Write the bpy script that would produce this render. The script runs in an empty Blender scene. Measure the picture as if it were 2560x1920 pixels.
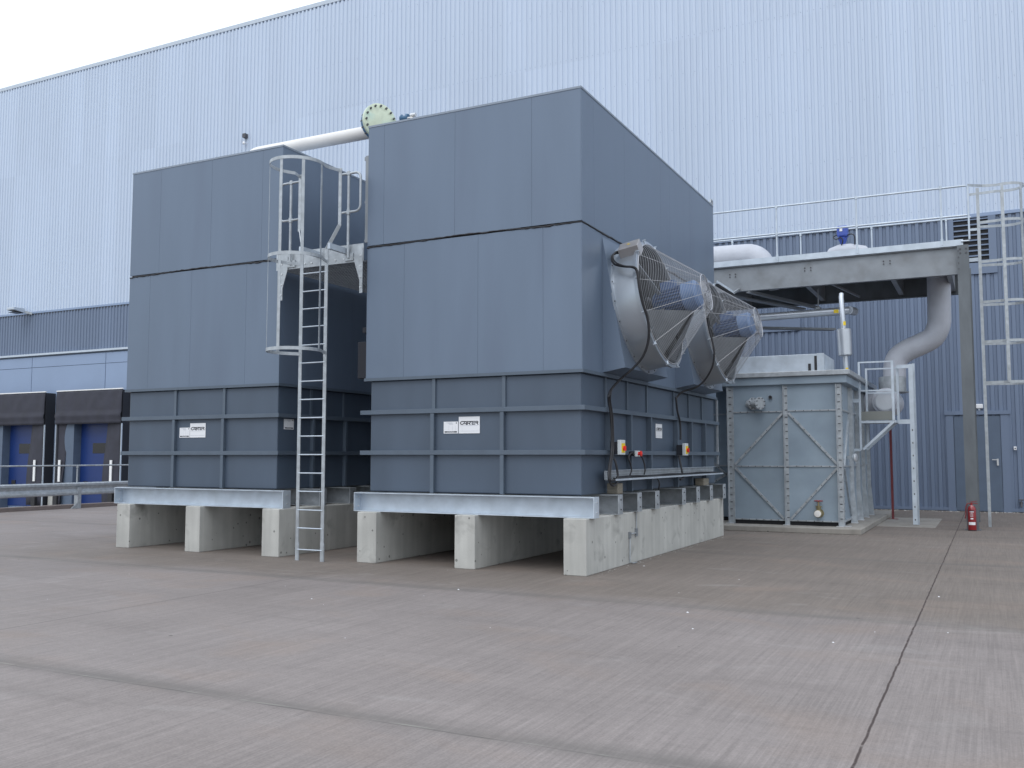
import bpy, math, random
from mathutils import Vector as V, Matrix
random.seed(7)
SC = bpy.context.scene
COL = SC.collection
R = math.radians

# ------------------------------------------------------------------ camera
CAM = V((5.229, -12.693, 1.72)); PITCH, ROLL, YAW, FPX = R(4.418), R(0.018), R(26.862), 2350.0
fw = V((-math.sin(YAW)*math.cos(PITCH), math.cos(YAW)*math.cos(PITCH), math.sin(PITCH)))
rt = V((math.cos(YAW), math.sin(YAW), 0)); up = rt.cross(fw)
rt2 = rt*math.cos(ROLL)+up*math.sin(ROLL); up2 = rt2.cross(fw)
cam = bpy.data.cameras.new('camera'); co = bpy.data.objects.new('camera', cam); COL.objects.link(co)
cam.sensor_width = 36; cam.lens = FPX/2560*36; cam.clip_end = 2000; cam.clip_start = .1
m = Matrix((rt2, up2, -fw)).transposed().to_4x4(); m.translation = CAM; co.matrix_world = m
SC.camera = co

def U(u, v, ax, val):
    """a point read off the survey photo (2560 px wide) on a known world plane"""
    d = fw + rt2*((u-1280)/FPX) + up2*((960-v)/FPX)
    i = 'xyz'.index(ax)
    return CAM + d*((val-CAM[i])/d[i])
def crop(ox, oy, s): return lambda x, y, ax, val: U(ox+x/s, oy+y/s, ax, val)
c8 = crop(1780,840,2.836); c7 = crop(1760,440,2.765); cG = crop(2160,440,5.53); cD = crop(0,940,4.878)
c3 = crop(640,640,2.074); c6 = crop(1380,880,3.1896); cF = crop(1440,540,3.606); c2 = crop(560,240,3.19)
cI = crop(2100,880,3.606); c4 = crop(860,860,2.7656)

# ------------------------------------------------------------------ materials
def newmat(name):
    mt = bpy.data.materials.new(name); mt.use_nodes = True
    nt = mt.node_tree; b = nt.nodes['Principled BSDF']
    return mt, nt, b
def N(nt, t, **kw):
    n = nt.nodes.new(t)
    for k, v in kw.items():
        if k.startswith('i_'): n.inputs[k[2:].replace('_', ' ')].default_value = v
        else: setattr(n, k, v)
    return n
def mat(name, col, rough=.5, metal=0.0, var=.06, scale=3.0, stretch=(1,1,1), bump=0.0, bscale=60, spec=.5, detail=4, dark=None, darkamt=.5, darkscale=1.5, coat=0):
    """a base colour broken up by two scales of noise, with an optional stain colour and bump"""
    mt, nt, b = newmat(name); L = nt.links.new
    tc = N(nt, 'ShaderNodeTexCoord'); mp = N(nt, 'ShaderNodeMapping'); mp.inputs['Scale'].default_value = stretch
    L(tc.outputs['Object'], mp.inputs['Vector'])
    n1 = N(nt, 'ShaderNodeTexNoise'); n1.inputs['Scale'].default_value = scale; n1.inputs['Detail'].default_value = detail
    L(mp.outputs[0], n1.inputs['Vector'])
    cr = N(nt, 'ShaderNodeValToRGB'); e = cr.color_ramp.elements
    e[0].position = .3; e[1].position = .7
    e[0].color = tuple(max(0, c*(1-var)) for c in col)+(1,); e[1].color = tuple(min(1, c*(1+var)) for c in col)+(1,)
    L(n1.outputs['Fac'], cr.inputs['Fac']); out = cr.outputs['Color']
    if dark:
        n2 = N(nt, 'ShaderNodeTexNoise'); n2.inputs['Scale'].default_value = darkscale; n2.inputs['Detail'].default_value = 8
        L(mp.outputs[0], n2.inputs['Vector'])
        r2 = N(nt, 'ShaderNodeValToRGB'); r2.color_ramp.elements[0].position = .5; r2.color_ramp.elements[1].position = .75
        L(n2.outputs['Fac'], r2.inputs['Fac'])
        mu = N(nt, 'ShaderNodeMath', operation='MULTIPLY'); mu.inputs[1].default_value = darkamt; L(r2.outputs['Color'], mu.inputs[0])
        mx = N(nt, 'ShaderNodeMix', data_type='RGBA'); L(mu.outputs[0], mx.inputs['Factor']); L(out, mx.inputs[6]); mx.inputs[7].default_value = tuple(dark)+(1,)
        out = mx.outputs[2]
    L(out, b.inputs['Base Color'])
    rr = N(nt, 'ShaderNodeMapRange'); rr.inputs['To Min'].default_value = rough*.85; rr.inputs['To Max'].default_value = min(1, rough*1.15)
    L(n1.outputs['Fac'], rr.inputs['Value']); L(rr.outputs[0], b.inputs['Roughness'])
    b.inputs['Metallic'].default_value = metal; b.inputs['Specular IOR Level'].default_value = spec
    if coat: b.inputs['Coat Weight'].default_value = coat; b.inputs['Coat Roughness'].default_value = .2
    if bump:
        n3 = N(nt, 'ShaderNodeTexNoise'); n3.inputs['Scale'].default_value = bscale; n3.inputs['Detail'].default_value = 3
        L(mp.outputs[0], n3.inputs['Vector'])
        bp = N(nt, 'ShaderNodeBump'); bp.inputs['Strength'].default_value = bump; bp.inputs['Distance'].default_value = .01
        L(n3.outputs['Fac'], bp.inputs['Height']); L(bp.outputs[0], b.inputs['Normal'])
    return mt

M = {}
M['panel'] = mat('grey_panel_paint', (.140,.183,.252), .36, .15, .06, .8, (1.6,1.6,.25), bump=.10, bscale=1.3, spec=.5, dark=(.120,.152,.215), darkamt=.45, darkscale=1.1)
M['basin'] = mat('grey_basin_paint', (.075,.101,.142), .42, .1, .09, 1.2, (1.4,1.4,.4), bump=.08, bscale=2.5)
M['frame'] = mat('grey_frame_paint', (.098,.127,.167), .42, .1, .06, 4)
M['capping'] = mat('edge_capping_paint', (.24,.28,.34), .4, .15, .05, 4)
M['clad_light'] = mat('pale_cladding_paint', (.515,.595,.725), .5, .05, .03, .35, (1,1,.25))
M['clad_dark'] = mat('blue_grey_cladding_paint', (.155,.200,.290), .5, .05, .04, .5, (1,1,.3))
M['clad_flat'] = mat('blue_grey_flat_panel', (.25,.325,.47), .5, .05, .04, .5)
def sheet_tone(mt, width, amt):
    nt = mt.node_tree; L = nt.links.new; b = nt.nodes['Principled BSDF']
    src = b.inputs['Base Color'].links[0].from_socket
    tc = N(nt, 'ShaderNodeTexCoord'); sp = N(nt, 'ShaderNodeSeparateXYZ'); L(tc.outputs['Object'], sp.inputs[0])
    d = N(nt, 'ShaderNodeMath', operation='DIVIDE'); d.inputs[1].default_value = width; L(sp.outputs['X'], d.inputs[0])
    f = N(nt, 'ShaderNodeMath', operation='FLOOR'); L(d.outputs[0], f.inputs[0])
    z = N(nt, 'ShaderNodeMath', operation='GREATER_THAN'); z.inputs[1].default_value = 17.23; L(sp.outputs['Z'], z.inputs[0])
    cb = N(nt, 'ShaderNodeCombineXYZ'); L(f.outputs[0], cb.inputs[0]); L(z.outputs[0], cb.inputs[1])
    w = N(nt, 'ShaderNodeTexWhiteNoise', noise_dimensions='2D'); L(cb.outputs[0], w.inputs['Vector'])
    mr = N(nt, 'ShaderNodeMapRange'); mr.inputs['To Min'].default_value = 1-amt; mr.inputs['To Max'].default_value = 1+amt*.6; L(w.outputs['Value'], mr.inputs['Value'])
    cc = N(nt, 'ShaderNodeCombineXYZ')
    for i in range(3): L(mr.outputs[0], cc.inputs[i])
    mx = N(nt, 'ShaderNodeMix', data_type='RGBA', blend_type='MULTIPLY'); mx.inputs['Factor'].default_value = 1
    L(src, mx.inputs[6]); L(cc.outputs[0], mx.inputs[7]); L(mx.outputs[2], b.inputs['Base Color'])
sheet_tone(M['clad_light'], .9, .035); sheet_tone(M['clad_dark'], .9, .06)
M['trim'] = mat('pale_trim', (.50,.56,.64), .5, .1, .05, 3)
M['galv'] = mat('galvanised_steel', (.42,.45,.48), .45, .45, .16, 9, dark=(.30,.32,.34), darkamt=.6, darkscale=3)
M['galv_bright'] = mat('bright_new_galvanised_steel', (.54,.60,.67), .42, .35, .12, 4, dark=(.42,.48,.55), darkamt=.6, darkscale=2.2)
M['galv_dull'] = mat('weathered_galvanised_steel', (.26,.28,.305), .5, .3, .12, 2.5, dark=(.17,.175,.18), darkamt=.7, darkscale=2)
M['galv_column'] = mat('weathered_and_shaded_steel', (.14,.155,.17), .55, .3, .18, 4, (1,1,.3))  # weathered columns; also paints shade onto the rear beam and inside the cowls
M['galv_tank'] = mat('tank_galvanised_panel', (.295,.365,.435), .45, .25, .12, 1.2, dark=(.205,.265,.335), darkamt=.7, darkscale=.9)
M['galv_fan'] = mat('fan_galvanised_sheet', (.40,.44,.49), .34, .65, .10, 3, dark=(.24,.25,.27), darkamt=.5, darkscale=1.5)
M['wire'] = mat('zinc_wire', (.42,.43,.46), .4, .4, .08, 9)
M['blade'] = mat('fan_blade_metal', (.07,.07,.075), .4, .4, .12, 3)
M['support'] = mat('fan_support_sheet', (.20,.22,.245), .45, .35, .12, 3)
M['motor'] = mat('blue_motor_paint', (.060,.115,.25), .42, 0, .08, 6)
M['motor_light'] = mat('pale_blue_motor_cover', (.12,.20,.37), .42, 0, .06, 6)
M['black'] = mat('black_rubber', (.022,.022,.026), .55, 0, .2, 8)
M['void'] = mat('dark_interior', (.02,.02,.024), .8, 0, .2, 3)
M['sealant'] = mat('black_sealant', (.015,.015,.02), .5)
M['bolt'] = mat('dark_bolt', (.10,.10,.11), .5, .5)
M['bolt_light'] = mat('zinc_bolt', (.65,.66,.68), .35, .6)
M['white'] = mat('white_plate', (.78,.79,.82), .45, 0, .02, 5)
M['stripe'] = mat('white_reflective', (.85,.85,.85), .5, 0, .03, 5)
M['ink'] = mat('black_ink', (.02,.025,.04), .6)
M['ink_pale'] = mat('pale_grey_ink', (.42,.44,.50), .6)
M['white_pipe'] = mat('white_pipe_paint', (.76,.74,.72), .35, 0, .04, 2)
M['insulation'] = mat('white_insulation_wrap', (.50,.52,.58), .55, 0, .06, 3, bump=.7, bscale=14)
M['alu_pipe'] = mat('aluminium_jacket', (.52,.55,.60), .32, .6, .07, 3)
M['yellow_zinc'] = mat('yellow_passivated_flange', (.58,.64,.50), .4, .2, .12, 7, dark=(.46,.66,.60), darkamt=.7, darkscale=4)
M['flange_blue'] = mat('dark_blue_valve_paint', (.05,.13,.24), .4)
M['actuator'] = mat('royal_blue_casing', (.055,.10,.42), .4)
M['blue_door'] = mat('blue_door_paint', (.010,.034,.155), .4, 0, .06, 1)
M['glass_dark'] = mat('dark_window_glass', (.012,.014,.02), .15)
M['curtain'] = mat('black_dock_curtain', (.036,.037,.053), .75, 0, .22, 1.8, bump=.3, bscale=7)
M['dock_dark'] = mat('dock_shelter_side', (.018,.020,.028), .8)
M['grey_frame'] = mat('grey_reveal', (.10,.135,.195), .6)
M['red'] = mat('red_enamel', (.24,.012,.016), .3, 0, .08, 6, coat=.3)
M['red_dark'] = mat('dull_red_paint', (.17,.03,.035), .5, 0, .15, 8)
M['red_knob'] = mat('red_switch_handle', (.72,.03,.02), .35)
M['yellow'] = mat('yellow_plate', (.80,.58,.02), .45)
M['switch_grey'] = mat('pale_grey_plastic', (.60,.64,.66), .45)
M['wood'] = mat('weathered_timber', (.21,.19,.155), .8, 0, .25, 6, (1,6,6))
M['brass'] = mat('brass_valve', (.30,.26,.15), .4, .5)
M['stainless'] = mat('stainless_box', (.42,.40,.40), .38, .5, .12, 4)
M['kerb'] = mat('reddish_kerb', (.20,.165,.155), .85, 0, .12, 3)
M['olive'] = mat('grey_toe_board', (.19,.20,.19), .6)

def concrete(name, col, rough=.85, board=True):
    mt, nt, b = newmat(name); L = nt.links.new
    tc = N(nt, 'ShaderNodeTexCoord')
    def noise(s, d=5, st=(1,1,1), dist=0):
        mp = N(nt, 'ShaderNodeMapping'); mp.inputs['Scale'].default_value = st; L(tc.outputs['Object'], mp.inputs['Vector'])
        n = N(nt, 'ShaderNodeTexNoise'); n.inputs['Scale'].default_value = s; n.inputs['Detail'].default_value = d; n.inputs['Distortion'].default_value = dist
        L(mp.outputs[0], n.inputs['Vector']); return n.outputs['Fac']
    def ramp(src, p0, p1, c0, c1):
        r = N(nt, 'ShaderNodeValToRGB'); r.color_ramp.elements[0].position = p0; r.color_ramp.elements[1].position = p1
        r.color_ramp.elements[0].color = c0; r.color_ramp.elements[1].color = c1; L(src, r.inputs['Fac']); return r.outputs['Color']
    def mul(a, bb, f=1):
        x = N(nt, 'ShaderNodeMix', data_type='RGBA', blend_type='MULTIPLY'); x.inputs['Factor'].default_value = f
        L(a, x.inputs[6]); L(bb, x.inputs[7]); return x.outputs[2]
    g = lambda v: (v, v, v, 1)
    base = ramp(noise(1.3, 6), .3, .7, tuple(c*.86 for c in col)+(1,), tuple(min(1, c*1.10) for c in col)+(1,))
    streak = ramp(noise(2.2, 4, (3,3,.25)), .35, .65, g(.90), g(1.04))
    pits = N(nt, 'ShaderNodeTexVoronoi'); pits.inputs['Scale'].default_value = 5.5; pits.inputs['Randomness'].default_value = 1
    L(tc.outputs['Object'], pits.inputs['Vector'])
    n4 = noise(1.7, 2)
    thr = N(nt, 'ShaderNodeMath', operation='MULTIPLY'); thr.inputs[1].default_value = .21; L(n4, thr.inputs[0])
    lt = N(nt, 'ShaderNodeMath', operation='GREATER_THAN'); L(pits.outputs['Distance'], lt.inputs[0]); L(thr.outputs[0], lt.inputs[1])
    pc = ramp(lt.outputs[0], 0, 1, g(.45), g(1))
    smear = ramp(noise(2.6, 9, (1,1,1), .6), .58, .74, g(1), g(.55))
    c = mul(mul(mul(base, streak), pc), smear, .7)
    L(c, b.inputs['Base Color']); b.inputs['Roughness'].default_value = rough
    bp = N(nt, 'ShaderNodeBump'); bp.inputs['Strength'].default_value = .35; bp.inputs['Distance'].default_value = .008
    L(noise(35, 6), bp.inputs['Height']); L(bp.outputs[0], b.inputs['Normal'])
    return mt
M['concrete'] = concrete('plinth_concrete', (.475,.47,.445))
M['pad'] = concrete('pad_concrete', (.31,.29,.265))

def ground_mat():
    mt, nt, b = newmat('broomed_yard_concrete'); L = nt.links.new
    tc = N(nt, 'ShaderNodeTexCoord'); sp = N(nt, 'ShaderNodeSeparateXYZ'); L(tc.outputs['Object'], sp.inputs[0])
    g = lambda v: (v, v, v, 1)
    def noise(s, d=5, st=(1,1,1), dist=0):
        mp = N(nt, 'ShaderNodeMapping'); mp.inputs['Scale'].default_value = st; L(tc.outputs['Object'], mp.inputs['Vector'])
        n = N(nt, 'ShaderNodeTexNoise'); n.inputs['Scale'].default_value = s; n.inputs['Detail'].default_value = d; n.inputs['Distortion'].default_value = dist
        L(mp.outputs[0], n.inputs['Vector']); return n.outputs['Fac']
    def ramp(src, p0, p1, c0, c1):
        r = N(nt, 'ShaderNodeValToRGB'); r.color_ramp.elements[0].position = p0; r.color_ramp.elements[1].position = p1
        r.color_ramp.elements[0].color = c0; r.color_ramp.elements[1].color = c1; L(src, r.inputs['Fac']); return r.outputs['Color']
    def mix(a, bb, f, bt='MIX'):
        x = N(nt, 'ShaderNodeMix', data_type='RGBA', blend_type=bt)
        if isinstance(f, float): x.inputs['Factor'].default_value = f
        else: L(f, x.inputs['Factor'])
        L(a, x.inputs[6])
        if isinstance(bb, tuple): x.inputs[7].default_value = bb
        else: L(bb, x.inputs[7])
        return x.outputs[2]
    def math2(op, a, bb, c=None):
        n = N(nt, 'ShaderNodeMath', operation=op)
        for i, q in enumerate((a, bb, c)):
            if q is None: continue
            if isinstance(q, (int, float)): n.inputs[i].default_value = q
            else: L(q, n.inputs[i])
        return n.outputs[0]
    def line(coord, pos, half, soft, wob=None):
        s = coord if wob is None else math2('ADD', coord, math2('MULTIPLY', math2('SUBTRACT', wob, .5), .03))
        d = math2('ABSOLUTE', math2('SUBTRACT', s, pos), 0)
        r = N(nt, 'ShaderNodeMapRange'); r.inputs['From Min'].default_value = half; r.inputs['From Max'].default_value = half+soft
        r.inputs['To Min'].default_value = 1; r.inputs['To Max'].default_value = 0; L(d, r.inputs['Value']); return r.outputs[0]
    X, Y = sp.outputs['X'], sp.outputs['Y']
    grey, brown = (.262,.231,.222,1), (.184,.155,.133,1)
    base = ramp(noise(.22, 5), .35, .65, grey, (.232,.203,.193,1))
    # the slab strips beyond the cross joint are damper and browner, with a ragged edge
    wob = noise(.5, 4)
    yb = math2('ADD', Y, math2('MULTIPLY', math2('SUBTRACT', wob, .5), 2.2))
    z = N(nt, 'ShaderNodeMapRange'); z.inputs['From Min'].default_value = -2.3; z.inputs['From Max'].default_value = -1.4; L(yb, z.inputs['Value'])
    zx = N(nt, 'ShaderNodeMapRange'); zx.inputs['From Min'].default_value = -13; zx.inputs['From Max'].default_value = -8.5; L(X, zx.inputs['Value'])
    zone = math2('MULTIPLY', z.outputs[0], zx.outputs[0])
    c = mix(base, brown, math2('MULTIPLY', zone, .8))
    # broom marks run along Y
    c = mix(c, ramp(noise(1, 5, (42, .75, 1)), .30, .70, g(.80), g(1.14)), .60, 'MULTIPLY')
    c = mix(c, ramp(noise(1, 3, (9, .45, 1), .3), .33, .67, g(.90), g(1.06)), .55, 'MULTIPLY')
    c = mix(c, ramp(noise(1, 3, (150, 1.5, 1)), .32, .68, g(.80), g(1.12)), .45, 'MULTIPLY')
    # cloudy damp patches, cross smears, rusty tint, fine grit
    c = mix(c, ramp(noise(1, 7, (.35, .9, 1), .4), .45, .72, g(1.0), g(.80)), .55, 'MULTIPLY')
    c = mix(c, ramp(noise(1, 6, (.5, 3.5, 1), .3), .52, .70, g(1.0), g(.84)), .5, 'MULTIPLY')
    c = mix(c, (.26,.20,.165,1), ramp(noise(.6, 8, (1, 1.6, 1), .5), .54, .76, g(0), g(.45)))
    c = mix(c, (.36,.34,.33,1), ramp(noise(.8, 9, (1, 2.2, 1), .8), .62, .76, g(0), g(.28)))
    c = mix(c, ramp(noise(60, 3), .3, .7, g(.86), g(1.12)), .8, 'MULTIPLY')
    c = mix(c, ramp(noise(14, 5), .3, .7, g(.90), g(1.08)), .7, 'MULTIPLY')
    # joints
    jn = noise(3, 6); jw = noise(.8, 3)
    for pos in (4.49, 12.6, -11.7): c = mix(c, (.05,.035,.032,1), math2('MULTIPLY', line(X, pos, .005, .007, jn), ramp(noise(9, 2), .3, .42, g(.35), g(.95))))
    c = mix(c, (.12,.105,.10,1), math2('MULTIPLY', line(X, -3.62, .006, .012, jn), .75))
    for pos, am in ((-7.45, .85), (-2.0, .7), (4.1, .6), (-13, .8), (10, .4)):
        c = mix(c, (.12,.112,.105,1), math2('MULTIPLY', math2('MULTIPLY', line(Y, pos+.04, .01, .20, jw), am*.75), ramp(noise(1, 4, (.7, 5, 1)), .3, .6, g(.35), g(1))))
        c = mix(c, (.36,.37,.32,1), math2('MULTIPLY', line(Y, pos-.02, .004, .010, jn), ramp(noise(2.3, 5), .5, .62, g(0), g(.45*am))))
        c = mix(c, (.09,.085,.08,1), math2('MULTIPLY', line(Y, pos-.04, .004, .010, jn), ramp(noise(1.6, 5), .4, .6, g(.1), g(.9*am))))
    # scattered dark specks
    vo = N(nt, 'ShaderNodeTexVoronoi'); vo.inputs['Scale'].default_value = 1.1; L(tc.outputs['Object'], vo.inputs['Vector'])
    c = mix(c, (.06,.055,.05,1), math2('MULTIPLY', math2('LESS_THAN', vo.outputs['Distance'], .022), .8))
    L(c, b.inputs['Base Color'])
    rr = N(nt, 'ShaderNodeMapRange'); rr.inputs['To Min'].default_value = .62; rr.inputs['To Max'].default_value = .9; L(noise(.7, 4), rr.inputs['Value']); L(rr.outputs[0], b.inputs['Roughness'])
    b.inputs['Specular IOR Level'].default_value = .35
    bp = N(nt, 'ShaderNodeBump'); bp.inputs['Strength'].default_value = .35; bp.inputs['Distance'].default_value = .004
    L(noise(1, 4, (110, 1.2, 1)), bp.inputs['Height']); L(bp.outputs[0], b.inputs['Normal'])
    return mt
M['ground'] = ground_mat()

# ------------------------------------------------------------------ mesh builder
class MB:
    def __init__(s): s.v = []; s.f = []
    def quadbox(s, p):            # 8 points: bottom ring 0-3, top ring 4-7
        b = len(s.v); s.v += [V(q) for q in p]
        s.f += [tuple(b+i for i in q) for q in ((0,3,2,1),(4,5,6,7),(0,1,5,4),(1,2,6,5),(2,3,7,6),(3,0,4,7))]; return s
    def box(s, x0, x1, y0, y1, z0, z1):
        return s.quadbox([(x0,y0,z0),(x1,y0,z0),(x1,y1,z0),(x0,y1,z0),(x0,y0,z1),(x1,y0,z1),(x1,y1,z1),(x0,y1,z1)])
    def obox(s, c, a, b, n, ha, hb, hn):
        c, a, b, n = V(c), V(a).normalized()*ha, V(b).normalized()*hb, V(n).normalized()*hn
        return s.quadbox([c-a-b-n, c+a-b-n, c+a+b-n, c-a+b-n, c-a-b+n, c+a-b+n, c+a+b+n, c-a+b+n])
    def bar(s, p, q, w, h, upv=(0,0,1)):
        p, q = V(p), V(q); d = (q-p); n = V(upv)
        if abs(d.normalized().dot(n)) > .99: n = V((0,1,0))
        a = d.cross(n).normalized(); n2 = a.cross(d).normalized()
        return s.obox((p+q)/2, d, a, n2, d.length/2, w/2, h/2)
    def tube(s, pts, r, n=10, closed=False, caps=True, smoothr=None, phase=0):
        pts = [V(p) for p in pts]; k = len(pts); b = len(s.v); prev = None
        for i, p in enumerate(pts):
            if closed: t = pts[(i+1) % k]-pts[i-1]
            else: t = pts[min(i+1, k-1)]-pts[max(i-1, 0)]
            t.normalize()
            if prev is None:
                a = t.cross(V((0,0,1)));
                if a.length < .1: a = t.cross(V((1,0,0)))
            else: a = prev-t*prev.dot(t)
            a.normalize(); prev = a.copy(); c = t.cross(a)
            rr = r[i] if isinstance(r, (list, tuple)) else r
            for j in range(n):
                an = 2*math.pi*j/n+phase; s.v.append(p+a*(rr*math.cos(an))+c*(rr*math.sin(an)))
        for i in range(k if closed else k-1):
            i2 = (i+1) % k
            for j in range(n):
                j2 = (j+1) % n; s.f.append((b+i*n+j, b+i*n+j2, b+i2*n+j2, b+i2*n+j))
        if caps and not closed:
            s.f.append(tuple(b+j for j in reversed(range(n)))); s.f.append(tuple(b+(k-1)*n+j for j in range(n)))
        return s
    def cyl(s, p, q, r, n=16): return s.tube([p, q], r, n)
    def lathe(s, o, ax, prof, n=48, closed=False):   # prof: (dist along axis, radius)
        o, ax = V(o), V(ax).normalized(); a = ax.cross(V((0,1,0)));
        if a.length < .1: a = ax.cross(V((1,0,0)))
        a.normalize(); c = ax.cross(a); b = len(s.v); k = len(prof)
        for d, r in prof:
            for j in range(n):
                an = 2*math.pi*j/n; s.v.append(o+ax*d+(a*math.cos(an)+c*math.sin(an))*r)
        for i in range(k if closed else k-1):
            i2 = (i+1) % k
            for j in range(n):
                j2 = (j+1) % n; s.f.append((b+i*n+j, b+i2*n+j, b+i2*n+j2, b+i*n+j2))
        if not closed:
            if prof[0][1] > 0: s.f.append(tuple(b+j for j in range(n)))
            if prof[-1][1] > 0: s.f.append(tuple(b+(k-1)*n+j for j in reversed(range(n))))
        return s
    def poly(s, pts, d):           # extruded polygon
        b = len(s.v); k = len(pts); d = V(d); s.v += [V(p) for p in pts]+[V(p)+d for p in pts]
        s.f += [tuple(b+i for i in range(k)), tuple(b+k+i for i in reversed(range(k)))]
        s.f += [(b+i, b+k+i, b+k+(i+1) % k, b+(i+1) % k) for i in range(k)]; return s
    def build(s, name, mt, parent=None, smooth=False, bevel=0, **tags):
        off = V((0,0,0))
        if parent is not None:
            p = parent
            while p is not None: off += p.location; p = p.parent
        me = bpy.data.meshes.new(name); me.from_pydata([v-off for v in s.v], [], s.f)
        me.materials.append(M[mt] if isinstance(mt, str) else mt)
        import bmesh
        bm = bmesh.new(); bm.from_mesh(me); bmesh.ops.recalc_face_normals(bm, faces=bm.faces); bm.to_mesh(me); bm.free()
        if smooth:
            me.polygons.foreach_set('use_smooth', [True]*len(me.polygons)); me.set_sharp_from_angle(angle=R(38))
        o = bpy.data.objects.new(name, me); COL.objects.link(o)
        if parent is not None: o.parent = parent
        if bevel:
            md = o.modifiers.new('bevel', 'BEVEL'); md.width = bevel; md.segments = 2; md.limit_method = 'ANGLE'; md.angle_limit = R(50)
        for k, v in tags.items(): o[k] = v
        return o
def thing(name, label, cat, loc, group=None):
    o = bpy.data.objects.new(name, None); COL.objects.link(o); o.location = loc; o.empty_display_size = .2
    o['label'] = label; o['category'] = cat
    if group: o['group'] = group
    return o
def tag(o, label, cat, group=None):
    o['label'] = label; o['category'] = cat
    if group: o['group'] = group
    return o
def arc(c, a, b, r, t0, t1, n): return [V(c)+V(a)*(r*math.cos(t0+(t1-t0)*i/n))+V(b)*(r*math.sin(t0+(t1-t0)*i/n)) for i in range(n+1)]
def smoothpath(pts, k=5):
    pts = [V(p) for p in pts]; out = []
    for i in range(len(pts)-1):
        p0, p1, p2, p3 = pts[max(i-1,0)], pts[i], pts[i+1], pts[min(i+2, len(pts)-1)]
        for j in range(k):
            t = j/k; out.append(.5*((2*p1)+(p2-p0)*t+(2*p0-5*p1+4*p2-p3)*t*t+(3*p1-p0-3*p2+p3)*t**3))
    return out+[pts[-1]]
def textmesh(body, size, origin, ax, ay, mt, name, parent, depth=.0015, stretch=1.0):
    cu = bpy.data.curves.new('t', 'FONT'); cu.body = body; cu.size = size; cu.align_x = 'CENTER'; cu.align_y = 'CENTER'; cu.offset = size*.012
    to = bpy.data.objects.new('t', cu); COL.objects.link(to)
    dg = bpy.context.evaluated_depsgraph_get(); dg.update(); me = to.evaluated_get(dg).to_mesh()
    vs = [v.co.copy() for v in me.vertices]; fs = [tuple(p.vertices) for p in me.polygons]
    to.evaluated_get(dg).to_mesh_clear(); bpy.data.objects.remove(to); bpy.data.curves.remove(cu)
    mb = MB(); mb.v = [V(origin)+V(ax)*(v.x*stretch)+V(ay)*v.y for v in vs]; mb.f = fs
    return mb.build(name, mt, parent)

# ------------------------------------------------------------------ ground, kerb
mb = MB()
b0 = [(-22.0,-400,0),(400,-400,0),(400,21.2,0),(-22.0,21.2,0)]
mb.v = [V(p) for p in b0]; mb.f = [(0,1,2,3)]
g = mb.build('ground', 'ground'); g['kind'] = 'structure'
mb = MB(); mb.v = [V(p) for p in ((-400,-400,-1.3),(-22.0,-400,-1.3),(-22.0,21.2,-1.3),(-400,21.2,-1.3))]; mb.f = [(0,1,2,3)]
g = mb.build('lower_yard', 'pad'); g['kind'] = 'structure'
mb = MB(); mb.v = [V(p) for p in ((-500,21.19,-1.34),(500,21.19,-1.34),(500,900,-1.34),(-500,900,-1.34))]; mb.f = [(0,1,2,3)]
g = mb.build('terrain', 'pad'); g['kind'] = 'structure'
w = MB().box(-22.30,-22.0,-60,20.3,-1.3,.13).build('retaining_kerb', 'kerb', bevel=.015)
tag(w, 'reddish concrete kerb along the edge of the raised yard, under the crash barrier', 'kerb')

# ------------------------------------------------------------------ warehouse
YW = 20.5; ZS = 9.47; ZR = 22.42; PIT = .225
wh = thing('warehouse', 'huge warehouse clad in pale ribbed metal above a blue-grey ribbed base', 'building', (-20, YW+.2, 0))
def ribbed(x0, x1, z0, z1, y, dep=.034, pit=PIT):
    mb = MB(); x = x0; prof = []
    while x < x1:
        prof += [(x, y), (x+.086, y), (x+.104, y-dep), (x+.207, y-dep)]; x += pit
    prof.append((x, y))
    b = 0
    for px, py in prof: mb.v += [V((px, py, z0)), V((px, py, z1))]
    for i in range(len(prof)-1): mb.f.append((2*i, 2*i+2, 2*i+3, 2*i+1))
    return mb
X0, X1 = -64, 22
ribbed(X0, X1, ZS+.03, ZR-.05, YW).build('upper_cladding', 'clad_light', wh)
ribbed(-22.0, X1, 0.12, ZS-.05, YW+.03, .042).build('lower_cladding', 'clad_dark', wh)
ribbed(X0, -22.1, 7.22, ZS-.05, YW+.03).build('lower_cladding', 'clad_dark', wh)
mb = MB().box(X0, X1, YW+.12, YW+40, -1.3, ZR-.1); mb.build('core', 'clad_dark', wh)
MB().box(X0, X1, YW-.05, YW+.1, ZR-.10, ZR+.06).box(X0, X1, YW-.04, YW+40, ZR+.06, ZR+.10).build('roof_edge', 'trim', wh)
MB().box(X0, X1, YW-.045, YW+.1, ZS-.07, ZS+.03).build('drip_flashing', 'clad_flat', wh)
MB().box(X0, -22.05, YW-.12, YW+.1, 7.10, 7.2).build('flashing', 'trim', wh)
MB().box(-22.1, -21.9, YW-.06, YW+.11, -1.3, ZS-.07).build('corner_trim', 'clad_flat', wh)
MB().box(-21.9, X1, YW-.05, YW+.11, .02, .12).build('base_flashing', 'clad_dark', wh)
# flat panel wall on the left with open joints
mb = MB(); xs = [X0, -57.5, -51.8, -46.1, -40.45, -34.78, -29.1, -22.15]; zs = [-1.3, 6.46, 7.02]
for i in range(len(xs)-1):
    for j in range(2): mb.box(xs[i]+.02, xs[i+1]-.02, YW-.02, YW+.08, zs[j]+.012, zs[j+1]-.012)
mb.build('flat_panels', 'clad_flat', wh)
MB().box(X0, -22.2, YW+.02, YW+.1, -1.3, 7.1).build('panel_backing', 'grey_frame', wh)
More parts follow.
